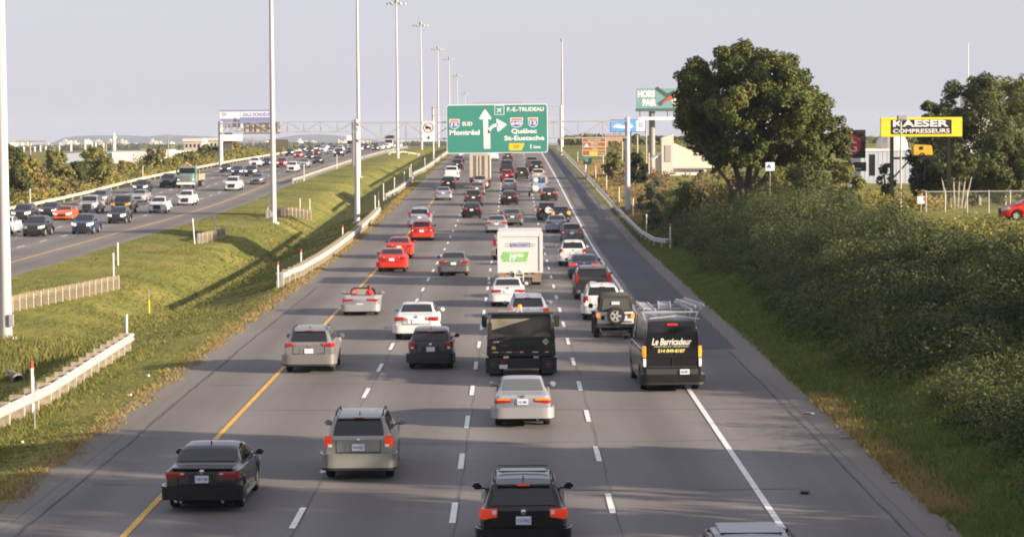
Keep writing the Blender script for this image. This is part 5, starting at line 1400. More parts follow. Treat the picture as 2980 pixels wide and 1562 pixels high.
marker(-21.7, 263, 1.3, False, 'right of two white posts just right of the second mast')
for (px_, py_) in ((859, 528), (935, 493), (1022, 470), (1068, 443)):
    p = on_road(px_, py_, zL); marker(-29.3, p.y, 1.5, False, 'pale post on the median edge of the oncoming road', 'posts along the oncoming median edge')
for y in (228, 268, 350): marker(-52.6, y, 1.4, False, 'white post behind the long beige guardrail', 'posts behind the beige guardrail')
o = MB().tube([(0, 0, -.2), (0, 0, .75)], .05, 8).build('marker_post', mat('marker_yellow', (.70, .52, .04), .5), None); o.location = (-20.8, 140, h1(-20.8, 140)); tag(o, 'short yellow post in the median ditch', 'post')
MB().tube([(0, 0, .75), (0, 0, 1.35)], .015, 6).build('rod', M_GALV, o)
o = MB().tube([(0, 0, -.2), (0, 0, 1.7)], .016, 6).build('survey_rod', M_GALV, None); o.location = (-14.9, 76, h1(-14.9, 76)); tag(o, 'thin grey rod standing in the near median grass', 'rod')
# culvert pipe in the ditch
cp = empty('culvert', (-19.95, 97.6, h1(-19.9, 97.6) + .12), R(24), 0, 'concrete culvert pipe opening in the median ditch beside the nearest mast', 'culvert')
MB().lathe([(.20, -.9), (.27, -.9), (.27, .9), (.20, .9), (.20, -.9)], 'y', 20).build('pipe', mat('culvert_concrete', (.20, .19, .17), .9, vary=.25), cp)
MB().lathe([(.001, -.6), (.205, -.6)], 'y', 20).build('pipe_shade_disc', M_UNDER, cp)  # black disc stands in for the shade deep inside the pipe
# litter
rr = random.Random(5)
for (x, y) in ((-14.6, 72.5), (-13.6, 91), (-18.4, 100), (-13.2, 84)):
    o = MB().box(-.10, .10, -.06, .06, 0, .06).build('paper_scrap', M_WHITE, None, bevel=.03); o.location = (x, y, h1(x, y) + .02); o.rotation_euler = (.2, .1, rr.uniform(0, 3)); tag(o, 'scrap of white litter in the median grass', 'litter', 'litter in the median grass')
for (x, y, s_) in ((9.3, 77, .18), (9.6, 71, .12), (9.7, 62, .14), (7.2, 60.5, .22)):
    o = MB().box(-s_, s_, -s_ * .5, s_ * .5, 0, .05).build('roadside_debris', mat('debris_grey', (.25, .24, .22), .8) if s_ < .2 else M_BLACK, None, bevel=.02); o.location = (x, y, float(zM(y)) + .02); o.rotation_euler = (0, 0, rr.uniform(0, 3)); tag(o, 'small piece of debris on the right shoulder', 'debris', 'debris on the right shoulder')
# ------------------------------------------------------------------ foliage
def leaf_quads(C, Nn, size, rng, aspect=.55, jitter=.9):
    """C centres (n,3), Nn rough facing (n,3) -> verts, faces of leaf-shaped quads"""
    n = len(C)
    d = Nn + rng.normal(0, jitter, (n, 3)); d /= np.linalg.norm(d, axis=1)[:, None] + 1e-9
    a = rng.normal(0, 1, (n, 3)); u = np.cross(d, a); u /= np.linalg.norm(u, axis=1)[:, None] + 1e-9
    v = np.cross(d, u); s = (size * rng.uniform(.6, 1.3, n))[:, None]
    V = np.stack([C + u * s, C + v * s * aspect + u * s * .1, C - u * s, C - v * s * aspect + u * s * .1], 1).reshape(-1, 3)
    return V, np.arange(4 * n).reshape(n, 4)
def blob_points(c, r, n, rng, nsub=14, sub=.40, flat=1.0):
    """n points gathered into clumps spread over a ball"""
    D = rng.normal(0, 1, (nsub, 3)); D[:, 2] += .25; D /= np.linalg.norm(D, axis=1)[:, None]
    SCn = np.array(c) + D * (r * rng.uniform(.55, .86, nsub))[:, None] * np.array([1, 1, flat])
    k = rng.integers(0, nsub, n)
    q = rng.normal(0, 1, (n, 3)); q /= np.linalg.norm(q, axis=1)[:, None]
    rad = r * sub * rng.uniform(.35, 1, n) ** .5
    P = SCn[k] + q * rad[:, None] * np.array([1, 1, .85])
    return P, q + D[k] * .6
def crown_mesh(name, lobes, leaves, size, seed, sub=.40, nsub=14):
    rng = np.random.default_rng(seed); tot = sum(l[3] ** 2 for l in lobes); Ps = []; Ns = []
    for (x, y, z, r) in lobes:
        P, N_ = blob_points((x, y, z), r, max(20, int(leaves * r * r / tot)), rng, nsub, sub); Ps.append(P); Ns.append(N_)
    V, F = leaf_quads(np.concatenate(Ps), np.concatenate(Ns), size, rng, .55, .65)
    return np_mesh(name, V, F)
M_BARK = mat('bark', (.10, .08, .06), .9, vary=.3, vscale=4, bump=.5)
M_BARKP = mat('bark_pale', (.34, .31, .27), .85, vary=.25, vscale=4)
LEAF_BIG = leaf_mat('leaves_deep_green', [(.035, .05, .012), (.065, .085, .02), (.11, .12, .03), (.16, .145, .04)])
LEAF_MID = leaf_mat('leaves_mid_green', [(.045, .06, .018), (.08, .095, .03), (.135, .135, .045)])
LEAF_YEL = leaf_mat('leaves_autumn_yellow', [(.10, .115, .03), (.21, .195, .05), (.33, .265, .07), (.35, .265, .10)])
LEAF_OLV = leaf_mat('leaves_olive', [(.09, .105, .03), (.19, .19, .055), (.31, .265, .09)])
LEAF_TAN = leaf_mat('leaves_dry_tan', [(.11, .085, .04), (.19, .14, .07), (.24, .18, .09)])
LEAF_DRK = leaf_mat('leaves_dark', [(.012, .02, .008), (.022, .032, .012), (.04, .05, .018)])
LEAF_BANK = leaf_mat('leaves_bank_vines', [(.045, .06, .023), (.065, .082, .029), (.088, .104, .036), (.14, .145, .052)], blend=.72, nscale=.3)
LEAF_SIL = leaf_mat('leaves_silver_green', [(.05, .065, .045), (.085, .105, .07), (.12, .14, .09)])

def tree(name, label, x, y, hgt, wid, seed, lm, leaves=2600, size=.16, group=None, trunk=.12, bark=None, zoff=0.0, low=.15, cat='tree', nlobes=9, tall=1.0):
    r = random.Random(seed); z = h1(x, y) + zoff
    e = empty(name, (x, y, z), r.uniform(0, 6.28), 0, label, cat, group)
    lobes = []
    for i in range(nlobes):
        t = (i + .5) / nlobes; zz = hgt * (low + (1 - low) * t) ; prof_ = math.sin(math.pi * min(.98, .18 + .78 * t)) ** .7
        a = i * 2.4 + r.uniform(-.5, .5); rr_ = wid * .5 * prof_ * r.uniform(.35, .75)
        br = wid * .27 * r.uniform(.75, 1.2) * (1.1 - .35 * t)
        lobes.append((rr_ * math.cos(a), rr_ * math.sin(a), min(zz, hgt - br * .75), br))
    link('crown', crown_mesh('crown', lobes, leaves, size, seed), e, lm)
    mb = MB(); b = trunk
    mb.tube([(0, 0, -.4), (.03, 0, hgt * .2), (r.uniform(-.1, .1), r.uniform(-.1, .1), hgt * .55), (r.uniform(-.2, .2), 0, hgt * .85)], [b, b * .85, b * .5, b * .15], 7)
    for (lx, ly, lz, lr) in lobes[1::2]:
        mb.tube([(0, 0, hgt * .18 + lz * .3), (lx * .5, ly * .5, lz * .75), (lx * .9, ly * .9, lz)], [b * .45, b * .3, b * .1], 5)
    mb.build('trunk', bark or M_BARK, e)
    return e

# the big maple on the right bank
TY = 190.0
base = at_y(2172, 575, TY); base.z = h1(base.x, TY) - .2
big = empty('broad_tree', base, 0, 0, 'large round-crowned broadleaf tree standing alone on the right bank', 'tree')
r = random.Random(11); lobes = []
for (px, py, rr_) in ((2036, 231, 72), (2140, 192, 80), (2250, 212, 84), (2030, 322, 78), (2140, 305, 100), (2256, 318, 104), (2356, 310, 74), (2396, 378, 70), (2085, 402, 72), (2196, 412, 68), (2318, 425, 70), (2412, 450, 55), (2010, 275, 55), (2170, 158, 42), (2310, 244, 58), (2008, 352, 45), (2440, 400, 42), (2360, 470, 40), (2100, 445, 50), (2090, 475, 32), (2160, 455, 48), (2250, 455, 46)):
    p = at_y(px, py, TY) - base; q = rr_ / 37.6
    lobes.append((p.x, r.uniform(-1.6, 1.6), p.z, q))
    if rr_ > 66:
        lobes.append((p.x + r.uniform(-.8, .8), r.choice((-1, 1)) * r.uniform(2.6, 4.2), p.z - r.uniform(0, .6), q * .9))
link('crown', crown_mesh('crown', lobes, 80000, .15, 5, .29, 30), big, LEAF_BIG)
mb = MB()
for (px, py, r0, dy) in ((2120, 420, .28, 0), (2190, 400, .30, .4), (2040, 430, .18, -.4), (2290, 430, .22, .6), (2240, 380, .2, -.8), (2080, 330, .14, .6), (2340, 400, .14, 1)):
    p = at_y(px, py, TY) - base
    mb.tube([(r.uniform(-.25, .25), r.uniform(-.2, .2), -.4), (p.x * .25, dy * .3, p.z * .35), (p.x * .65, dy * .8, p.z * .7), (p.x, dy, p.z), (p.x * 1.12, dy * 1.5, p.z * 1.3)], [r0 * 1.15, r0, r0 * .7, r0 * .5, r0 * .15], 9)
mb.build('trunk', M_BARK, big)

# thicket of vines and shrubs on the right bank
def thicket(name, n_clumps, xf, yr, seed, leaves_per, size, lm, rad=(.6, 1.3), hz=1.0, jit=.55):
    rng = np.random.default_rng(seed); rd = random.Random(seed); Ps = []; Ns = []
    for _ in range(n_clumps):
        y = yr[0] + (yr[1] - yr[0]) * rd.random() ** 1.0
        x = xf(y, rd); R_ = rd.uniform(*rad); z = h1(x, y) + R_ * hz * rd.uniform(.1, .55)
        P, N_ = blob_points((x, y, z), R_, int(leaves_per * R_ * R_ * 1.2), rng, 10, .45, .8 * hz)
        Ps.append(P); Ns.append(N_ + np.array([-.2, -.2, .3]))
    P = np.concatenate(Ps); N_ = np.concatenate(Ns)
    k = P[:, 2] > H(P[:, 0], P[:, 1]) - .1
    V, F = leaf_quads(P[k], N_[k], size, rng, .55, jit)
    o = link(name, np_mesh(name, V, F), None, lm); o['kind'] = 'stuff'
    return o
def foot(y): return 11.9 + .35 * math.sin(y * .11) - min(.8, max(0, (y - 80) * .016)) + max(0, (y - 185) * .05)
thicket('vine_thicket', 760, lambda y, d: foot(y) + .5 + 8.4 * d.random() ** .9, (48, 150), 21, 330, .062, LEAF_BANK, (.7, 1.35), .9)
thicket('vine_thicket', 560, lambda y, d: foot(y) + .5 + 9 * d.random() ** .8, (150, 255), 22, 200, .085, LEAF_BANK, (.6, 1.3))
thicket('hedge_crest', 170, lambda y, d: 17.4 + 3.2 * d.random(), (88, 212), 23, 230, .085, LEAF_BANK, (.9, 1.55), 1.35)
thicket('vine_mound', 60, lambda y, d: 13.8 + 4.6 * d.random(), (80, 185), 28, 210, .07, LEAF_BANK, (1.3, 2.2), .75)
thicket('bramble_mound', 30, lambda y, d: 14.6 + 4.4 * d.random(), (84, 200), 33, 230, .075, LEAF_BANK, (1.7, 2.6), .8)
thicket('bramble_mound', 22, lambda y, d: 13.2 + 5 * d.random(), (90, 200), 36, 190, .07, LEAF_MID, (.9, 1.5), .9)
thicket('hedge_crest', 90, lambda y, d: 22 + 8 * d.random(), (112, 140), 24, 110, .11, LEAF_OLV, (.6, 1.0), 1.0)
thicket('hedge_crest', 40, lambda y, d: 25 + 9 * d.random(), (186, 200), 25, 100, .12, LEAF_YEL, (.7, 1.2), 1.2)
thicket('dry_brush', 70, lambda y, d: 13.4 + 5.5 * d.random(), (262, 360), 26, 70, .14, LEAF_TAN, (.6, 1.2), .8)
thicket('dry_brush', 40, lambda y, d: 20 + 6 * d.random(), (215, 250), 27, 80, .13, LEAF_TAN, (.8, 1.4), 1.0)
thicket('verge_brush', 110, lambda y, d: 17 + 26 * d.random(), (350, 560), 29, 45, .24, LEAF_OLV, (.8, 1.7), 1.0)
thicket('verge_brush', 50, lambda y, d: 15 + 12 * d.random(), (300, 480), 30, 45, .22, LEAF_TAN, (.6, 1.2), .8)
# single shrubs on the bank that stand out
def px_tree(name, label, px, base_y, top_y, wid_px, Y, seed, lm, **kw):
    p = at_y(px, base_y, Y); t = at_y(px, top_y, Y); z = h1(p.x, Y)
    return tree(name, label, p.x, Y, t.z - z, wid_px * Y / F_PX, seed, lm, **kw)
px_tree('shrub', 'round silver-green shrub at the far end of the right bank thicket', 1897, 595, 520, 95, 205, 31, LEAF_SIL, leaves=3000, size=.10, cat='shrub', low=.05)
px_tree('shrub', 'tall yellow-green vine clump at the crest below the black sign', 2465, 600, 480, 110, 172, 32, LEAF_OLV, leaves=3500, size=.12, cat='shrub', low=.05)
px_tree('shrub', 'small bright yellow shrub at the foot of the large tree', 2100, 600, 530, 34, 180, 33, LEAF_YEL, leaves=700, size=.10, cat='shrub', low=.05)
px_tree('shrub', 'dark leafy shrub mass right of the large tree trunk', 2330, 590, 480, 170, 178, 34, LEAF_MID, leaves=4500, size=.12, cat='shrub', low=.05)
px_tree('shrub', 'low green shrub in front of the cream house', 2000, 600, 528, 120, 196, 35, LEAF_MID, leaves=2500, size=.12, cat='shrub', low=.05)
px_tree('thin_tree', 'thin half-bare yellowish tree left of the large tree', 2090, 580, 430, 80, 196, 36, LEAF_YEL, leaves=500, size=.12, low=.3, trunk=.10)
px_tree('shrub', 'brownish half-bare shrub in front of the cream house', 2040, 590, 500, 70, 200, 37, LEAF_TAN, leaves=900, size=.10, cat='shrub', low=.1)
px_tree('shrub', 'tan half-dry brush around the foot of the large tree', 2180, 600, 505, 150, 193, 51, LEAF_TAN, leaves=2200, size=.10, cat='shrub', low=.05)
px_tree('shrub', 'green leafy brush just right of the large tree foot', 2260, 600, 490, 110, 186, 52, LEAF_OLV, leaves=3000, size=.11, cat='shrub', low=.05)
# trees behind the yellow sign
px_tree('leafy_tree', 'dark tree directly behind the yellow sign', 2720, 540, 300, 150, 228, 41, LEAF_MID, leaves=15000, size=.155, trunk=.16)
px_tree('leafy_tree', 'tallest tree right of the yellow sign with spiky top shoots', 2850, 555, 232, 250, 222, 42, LEAF_MID, leaves=22000, size=.155, trunk=.2, bark=M_BARKP, nlobes=13)
px_tree('leafy_tree', 'autumn-tinted tree at the upper right corner behind the fence', 2965, 560, 235, 280, 230, 43, LEAF_OLV, leaves=26000, size=.155, trunk=.2, bark=M_BARKP, nlobes=11)
px_tree('leafy_tree', 'low dark tree below the tall trees, just behind the fence', 2925, 560, 385, 240, 214, 44, LEAF_MID, leaves=15000, size=.14, trunk=.15, bark=M_BARKP)
px_tree('leafy_tree', 'dark bushy tree between the legs of the yellow sign', 2690, 545, 420, 120, 215, 45, LEAF_DRK, leaves=4500, size=.14)
px_tree('leafy_tree', 'small green tree in front of the pale grey building', 2575, 550, 478, 60, 225, 46, LEAF_MID, leaves=2200, size=.12)
px_tree('leafy_tree', 'grey-green tree beside the brown tourist sign', 1785, 520, 445, 60, 318, 47, LEAF_OLV, leaves=2400, size=.2)
px_tree('conifer_hedge', 'dark evergreen hedge left of the cream house', 1855, 530, 447, 70, 300, 48, LEAF_DRK, leaves=4000, size=.2, cat='hedge', low=.05)
# trunks behind the fence
e = empty('birch_clump', (37.0, 205, h1(37, 205)), 0, 0, 'clump of pale slanted trunks behind the chain-link fence', 'tree')
mb = MB()
for i in range(6): mb.tube([(i * .25 - .6, 0, -.3), (i * .5 - 1.2, 0, 2.6)], [.09, .05], 6)
mb.build('trunk', M_BARKP, e)
link('crown', crown_mesh('crown', [(-1, 0, 3.4, 1.2), (.6, 0, 3.6, 1.3), (0, .5, 4.4, 1.1)], 2500, .14, 49), e, LEAF_MID)

# roadside trees on the left, beyond the beige guardrail
for i, (px, top, wid, off, lm, lab) in enumerate((
    (36, 425, 90, 4, LEAF_MID, 'dark tree at the left edge beyond the oncoming lanes'),
    (75, 458, 80, 3, LEAF_YEL, 'yellow-green tree behind the leftmost utility pole'),
    (118, 490, 50, 2.5, LEAF_TAN, 'tan dried bush right of the leftmost utility pole'),
    (158, 438, 78, 4, LEAF_OLV, 'tall rounded yellow-green tree second from the left utility pole'),
    (196, 505, 40, 2.5, LEAF_TAN, 'slim tan dried shrub between two green roadside trees'),
    (228, 470, 66, 4, LEAF_MID, 'darker green tree left of the white warehouse'),
    (280, 430, 84, 4, LEAF_OLV, 'broad olive tree in front of the left end of the white warehouse'),
    (310, 500, 70, 3, LEAF_YEL, 'low yellowish bush below the broad olive tree'),
    (362, 470, 46, 8, LEAF_YEL, 'small yellow tree standing before the white warehouse wall'),
    (400, 505, 70, 4, LEAF_OLV, 'low olive bush right of the orange container'),
    (455, 432, 62, 5, LEAF_OLV, 'olive tree at the right end of the white warehouse'),
    (500, 462, 60, 4, LEAF_YEL, 'yellow-green bush behind the teal truck'),
    (545, 442, 74, 4, LEAF_OLV, 'wide olive tree below the pale concrete buildings'),
    (615, 425, 60, 6, LEAF_MID, 'green tree left of the left billboard post'),
    (668, 412, 70, 6, LEAF_YEL, 'tall yellow-green tree under the left billboard'),
    (820, 428, 50, 8, LEAF_YEL, 'yellowish bush beside the dark hoarding past the second mast'))):
    X = -55.0 - off; Y = -F_PX * X / (1490 - px); z = h1(X, Y)
    hgt = at_y(px, top, Y).z - z
    tree('roadside_tree', lab, X, Y, hgt, 1.3 * wid * Y / F_PX, 60 + i, lm, leaves=5200, size=.14 + Y * .00016, low=.08, group='trees beyond the oncoming lanes')
thicket('roadside_brush', 230, lambda y, d: -54.4 - 5.5 * d.random(), (205, 560), 71, 60, .19, LEAF_YEL, (.7, 1.6), 1.15)
thicket('roadside_brush', 45, lambda y, d: -53.8 - 4 * d.random(), (215, 540), 72, 60, .15, LEAF_TAN, (.5, 1.0), 1.0)
thicket('roadside_brush', 170, lambda y, d: -57 - 7 * d.random(), (220, 620), 73, 70, .2, LEAF_OLV, (1.0, 2.3), 1.3)
# trees standing off to the right of the frame: their shade lies across the near lanes
for i, (x, y, hg, w) in enumerate(((23.5, 30, 10.0, 9.5), (25, 38, 11.5, 9), (23, 46, 10.5, 9), (27, 53, 12, 8), (22.5, 58.5, 8.5, 6.0), (27, 20, 12, 11), (31, 77, 8.5, 8), (32.5, 85, 7, 7), (31, 93, 5.0, 6), (33, 101, 5.2, 6), (33, 110, 5.0, 6))):
    tree('bank_tree', 'broadleaf tree on the right bank beyond the edge of the photo', x, y, hg, w, 90 + i, LEAF_MID, leaves=9000, size=.26, group='trees beyond the right edge', trunk=.2, nlobes=14, low=.10)

# ------------------------------------------------------------------ grass
def tufts(name, xf, yr, n, seed, hgt, cols, width=.02, spread=.12, dens=None):
    rng = np.random.default_rng(seed)
    y = yr[0] + (yr[1] - yr[0]) * rng.random(n) ** 1.5; x = xf(y, rng)
    z = H(x, y) - .04
    k = 3
    V = np.zeros((n, k, 3, 3)); 
    for i in range(k):
        a = rng.uniform(0, 2 * np.pi, n); b = rng.uniform(0, 2 * np.pi, n); hh = hgt * rng.uniform(.5, 1.25, n)
        ox, oy = rng.normal(0, spread * .6, n), rng.normal(0, spread * .6, n)
        sc = 1 + y / 130.0
        for j, (da, dz) in enumerate(((1, 0), (-1, 0), (0, 1))):
            V[:, i, j, 0] = x + ox + da * width * sc * np.cos(a) + dz * spread * np.cos(b)
            V[:, i, j, 1] = y + oy + da * width * sc * np.sin(a) + dz * spread * np.sin(b)
            V[:, i, j, 2] = z + dz * hh
    V = V.reshape(-1, 3); F = np.arange(len(V)).reshape(-1, 3)
    o = link(name, np_mesh(name, V, F), None, cols); o['kind'] = 'stuff'
    return o
G_GRN = leaf_mat('grass_blades_green', [(.11, .13, .03), (.175, .18, .05), (.27, .24, .08)], trans=.3)
G_DRY_SUN = leaf_mat('grass_blades_dry_sunlit', [(.22, .16, .06), (.32, .24, .09), (.40, .31, .13)], trans=.3)
G_LUSH = leaf_mat('grass_blades_lush', [(.10, .15, .038), (.15, .20, .05), (.25, .25, .075)], trans=.3)
tufts('median_grass', lambda y, g: -13.0 - 16.8 * g.random(len(y)), (62, 260), 60000, 1, .085, G_GRN, .022, .10)
tufts('median_weeds', lambda y, g: -19.8 + g.normal(0, 1.0, len(y)), (85, 230), 2500, 2, .20, G_GRN, .02, .14)
tufts('median_weeds', lambda y, g: -15.6 + g.normal(0, .35, len(y)), (64, 108), 2500, 3, .20, G_GRN, .018, .12)
tufts('mast_weeds', lambda y, g: -21.8 + g.normal(0, 1.0, len(y)), (97, 111), 1600, 8, .5, G_GRN, .025, .22)
def dryx(y, g): return -12.35 - np.abs(g.normal(0, .32, len(y))) - .25 * np.sin(y * .9) * g.random(len(y))
tufts('dry_sunlit_verge_grass', dryx, (50, 330), 6500, 4, .17, G_DRY_SUN, .018, .16)
tufts('right_verge_grass', lambda y, g: 9.95 + 3.4 * g.random(len(y)), (50, 250), 42000, 5, .20, G_LUSH, .020, .14)
tufts('dry_sunlit_verge_grass', lambda y, g: 9.9 + np.abs(g.normal(0, .40, len(y))), (57, 82), 1500, 6, .26, G_DRY_SUN, .02, .2)  # gold blades put sunlight into the colour of this stretch of green verge
tufts('right_slope_grass', lambda y, g: 11 + 6 * g.random(len(y)), (215, 420), 16000, 7, .35, G_DRY_SUN, .03, .2)
# ------------------------------------------------------------------ signs, boards and buildings beside the road
M_CREAM = mat('cream_siding', (.62, .56, .48), .7, vary=.06)
M_CREAM2 = mat('cream_roof', (.66, .60, .50), .75, vary=.06)
M_WWALL = mat('white_cladding', (.72, .71, .69), .6, vary=.05, vscale=.3)
M_GWALL = mat('grey_cladding', (.42, .46, .54), .6, vary=.05, vscale=.3)
M_CONC = mat('concrete', (.42, .39, .35), .85, vary=.2)
M_POLE = mat('pole_wood', (.30, .26, .21), .9, vary=.2)
M_BLK = mat('board_black', (.012, .013, .014), .5)
def board(name, label, px0, px1, py0, py1, Y, cat, depth=.25):
    a = at_y(px0, py1, Y); b = at_y(px1, py0, Y); c = (a + b) / 2
    e = empty(name, (c.x, Y, c.z), 0, 0, label, cat)
    return e, abs(b.x - a.x) / 2, abs(b.z - a.z) / 2, c
# yellow sign on black legs
KY = 195.0
e, w, h, c = board('business_sign', 'yellow sign with black name panel on two black legs', 2563, 2800, 341, 399, KY, 'sign')
M_KY = mat('sign_bright_yellow', (.74, .60, .035), .45, vary=.1, vscale=1.5)
MB().box(-w, w, -.05, .30, -h, h).build('sign_panel', M_KY, e, bevel=.02)
MB().box(-w * .75, w * .74, -.07, -.05, -h * .72, h * .76).build('name_panel', M_BLK, e)
M_KW = mat('name_white', (.74, .75, .78), .5)
text_fit('lettering', 'KAESER', -w * .70, w * .66, .02, h * .72, -.075, M_KW, e, .03, 0, .01)
text_fit('lettering', 'COMPRESSEURS', -w * .70, w * .69, -h * .62, -h * .18, -.075, M_KW, e, .02, 0, .01)
M_LEG = mat('sign_leg_black', (.012, .014, .012), .7, spec=.2)
zb = h1(c.x, KY) - c.z
for px in (2596, 2762):
    x = at_y(px, 400, KY).x - c.x
    MB().box(x - .14, x + .14, 0.0, .25, zb - .3, -h).build('sign_leg', M_LEG, e)
xl = at_y(2596, 0, KY).x - c.x; xr = at_y(2762, 0, KY).x - c.x; zc = at_y(2680, 460, KY).z - c.z
MB().box(xl + .14, xr - .14, .05, .2, zc - .10, zc + .08).build('cross_beam', M_LEG, e)
for x0, x1 in ((xl + .1, xl + 1.5), (xr - .1, xr - 1.5)): MB().bar((x0, .12, zc - 1.6), (x1, .12, zc - .1), .12).build('brace', M_LEG, e)
cm = empty('compressor', (c.x + at_y(2680, 0, KY).x - c.x + .1, KY + .12, c.z + zc + .10), 0, 0, 'yellow portable compressor standing on the cross beam of the yellow sign', 'machine')
M_KO = mat('machine_ochre', (.58, .36, .03), .45)
MB().prism_xz([(-.72, .12), (.84, .12), (.74, .9), (-.6, .98), (-.76, .85)][::1], -.45, .45).build('housing', M_KO, cm, bevel=.05)
MB().box(-.25, .05, -.47, -.44, .55, .82).build('control_panel', M_BLK, cm)
MB().box(-.2, .28, -.40, .40, .0, .14).build('undercarriage', M_BLK, cm)
tw_, rm_ = wheel_meshes(.22, .14)
o = link('wheel', tw_, cm, M_TYRE, (.0, -.42, .12), (0, 0, -math.pi / 2))
# floodlight pole in front of it
p = at_y(2621, 581, 168); z = h1(p.x, 168); t = at_y(2621, 345, 168).z
e = empty('floodlight_pole', (p.x, 168, z), 0, 0, 'slim pole with a floodlight in front of the yellow sign', 'lamp')
MB().tube([(0, 0, -.3), (0, 0, t - z)], .065, 8).build('pole', mat('pole_tan', (.38, .35, .30), .6), e)
MB().box(-.25, .38, -.25, .2, t - z - .12, t - z + .22).build('floodlight', M_LAMP, e, bevel=.05, rot=None)
# black sign with the red disc
GYY = 232.0
e, w, h, c = board('business_sign', 'black sign with red disc and white letter G beside the large tree', 2432, 2519, 378, 461, GYY, 'sign')
MB().box(-w, w, 0, .25, -h, h).build('sign_panel', M_BLK, e, bevel=.02)
MB().lathe([(.001, -.02), (w * .72, -.02), (w * .72, 0), (.001, 0)], 'y', 28, (-.0, 0, -.05)).build('disc', mat('disc_red', (.50, .03, .025), .5), e)
text_fit('lettering', 'G', -.18 * w, .42 * w, -h * .55, h * .18, -.03, M_KW, e, .0, 0, .01)
MB().prism_xz([(-.2 * w, .8 * w), (.1 * w, .62 * w), (.5 * w, .35 * w), (.1 * w, .46 * w), (-.25 * w, .55 * w)], -.03, -.0).build('flame', mat('flame_orange', (.55, .16, .02), .5), e)
e2, w2, h2, c2 = board('business_sign', 'smaller black panel with two lines below the red disc sign', 2440, 2521, 472, 499, GYY, 'sign')
MB().box(-w2, w2, 0, .2, -h2, h2).build('sign_panel', M_BLK, e2, bevel=.01)
text_fit('lettering', 'Plaisirs', -w2 * .7, w2 * .1, .05, .3, -.005, M_KW, e2, 0, 0, .006)
text_fit('lettering', 'Gastronomiques', -w2 * .7, w2 * .7, -.3, -.05, -.005, M_KW, e2, 0, 0, .006)
MB().bar((.0, .1, -h2), (-.25, .1, h1(c2.x, GYY) - c2.z - .3), .22).build('sign_post', M_GWALL, e2)
MB().bar((-.1, .12, -h), (-.1, .12, -h - .5), .2).build('sign_post', M_BLK, e)
# small white notice on a stick
p = at_y(2241, 485, 176); z = h1(p.x, 176)
e = empty('notice_sign', (p.x, 176, z), 0, 0, 'small white notice board above the thicket right of the tree trunks', 'sign')
MB().box(-.32, .32, -.02, .02, p.z - z - .30, p.z - z + .30).build('sign_face', M_WHITE, e)
MB().prism_xz([(-.3, p.z - z - .06), (.12, p.z - z - .12), (-.06, p.z - z + .22)], -.03, -.02).build('sign_mark', M_SBL, e)
MB().tube([(0, .03, -.3), (0, .03, p.z - z - .3)], .03, 6).build('sign_post', M_POLE, e)
# pale building behind the signs
BY = 300.0
a = at_y(2505, 440, BY); b = at_y(2660, 440, BY); z = h1(a.x, BY) - 1
e = empty('pale_building', ((a.x + b.x) / 2, BY, z), 0, 0, 'pale blue-grey building with a narrow dark window behind the yellow sign', 'building')
w = (b.x - a.x) / 2; hh = a.z - z
MB().box(-w, w, 0, 10, 0, hh).build('wall', M_GWALL, e)
MB().box(-w - .1, w + .1, -.1, 10.1, hh, hh + .25).build('roof', M_WWALL, e)
MB().box(-w + 1.05, -w + 1.75, -.04, .02, hh - 3.0, hh - .4).build('window', M_GLASS, e)
MB().box(w * .0, w * .12, -.04, .02, hh - 1.9, hh - 1.5).build('window', M_GLASS, e)
MB().lathe([(2.0, 0), (1.9, .9), (1.4, 1.7), (.001, 2.1)], 'z', 16, (w * .35, 4, hh + .25)).build('roof_dome', M_CREAM, e)
mb = MB()
for x in np.arange(-w + .5, w, .55): mb.box(x - .012, x + .012, -.02, .0, 0, hh)
mb.build('cladding_seam', M_GALV, e)
# chain-link fence
FY = 182.0
xa = at_y(2690, 560, FY).x; xb = at_y(2990, 560, FY).x + 3
e = empty('chain_link_fence', (xa, FY, 0), 0, 0, 'pale chain-link fence behind the red parked car', 'fence')
mw = MB(); k = 0
def chain_mat():
    m = bpy.data.materials.new('chain_link'); m.use_nodes = True; nt = m.node_tree; b_ = nt.nodes['Principled BSDF']
    b_.inputs['Base Color'].default_value = (.22, .22, .22, 1); b_.inputs['Metallic'].default_value = .5
    g = nt.nodes.new('ShaderNodeTexCoord'); sx = nt.nodes.new('ShaderNodeSeparateXYZ'); nt.links.new(g.outputs['Object'], sx.inputs[0])
    outs = []
    for sg in (1, -1):
        a_ = nt.nodes.new('ShaderNodeMath'); a_.operation = 'MULTIPLY_ADD'; a_.inputs[1].default_value = sg; nt.links.new(sx.outputs[2], a_.inputs[0]); nt.links.new(sx.outputs[0], a_.inputs[2])
        p_ = nt.nodes.new('ShaderNodeMath'); p_.operation = 'PINGPONG'; p_.inputs[1].default_value = .04; nt.links.new(a_.outputs[0], p_.inputs[0])
        l_ = nt.nodes.new('ShaderNodeMath'); l_.operation = 'LESS_THAN'; l_.inputs[1].default_value = .0022; nt.links.new(p_.outputs[0], l_.inputs[0]); outs.append(l_)
    mx_ = nt.nodes.new('ShaderNodeMath'); mx_.operation = 'MAXIMUM'; nt.links.new(outs[0].outputs[0], mx_.inputs[0]); nt.links.new(outs[1].outputs[0], mx_.inputs[1])
    nt.links.new(mx_.outputs[0], b_.inputs['Alpha'])
    return m
zt = at_y(2800, 557, FY).z
MB().box(0, xb - xa, -.004, .004, h1(35, FY) + .02, zt - .05).build('chain_mesh', chain_mat(), e)
MB().bar((0, 0, zt), (xb - xa, 0, zt), .06).build('top_rail', M_GALV, e)
for px in (2695, 2751, 2815, 2878, 2940, 2995):
    x = at_y(px, 560, FY).x; MB().tube([(x - xa, .03, h1(x, FY) - .3), (x - xa, .03, zt + .08)], .045, 8).build('fence_post', M_GALV, e)
p = at_y(2681, 582, 180)
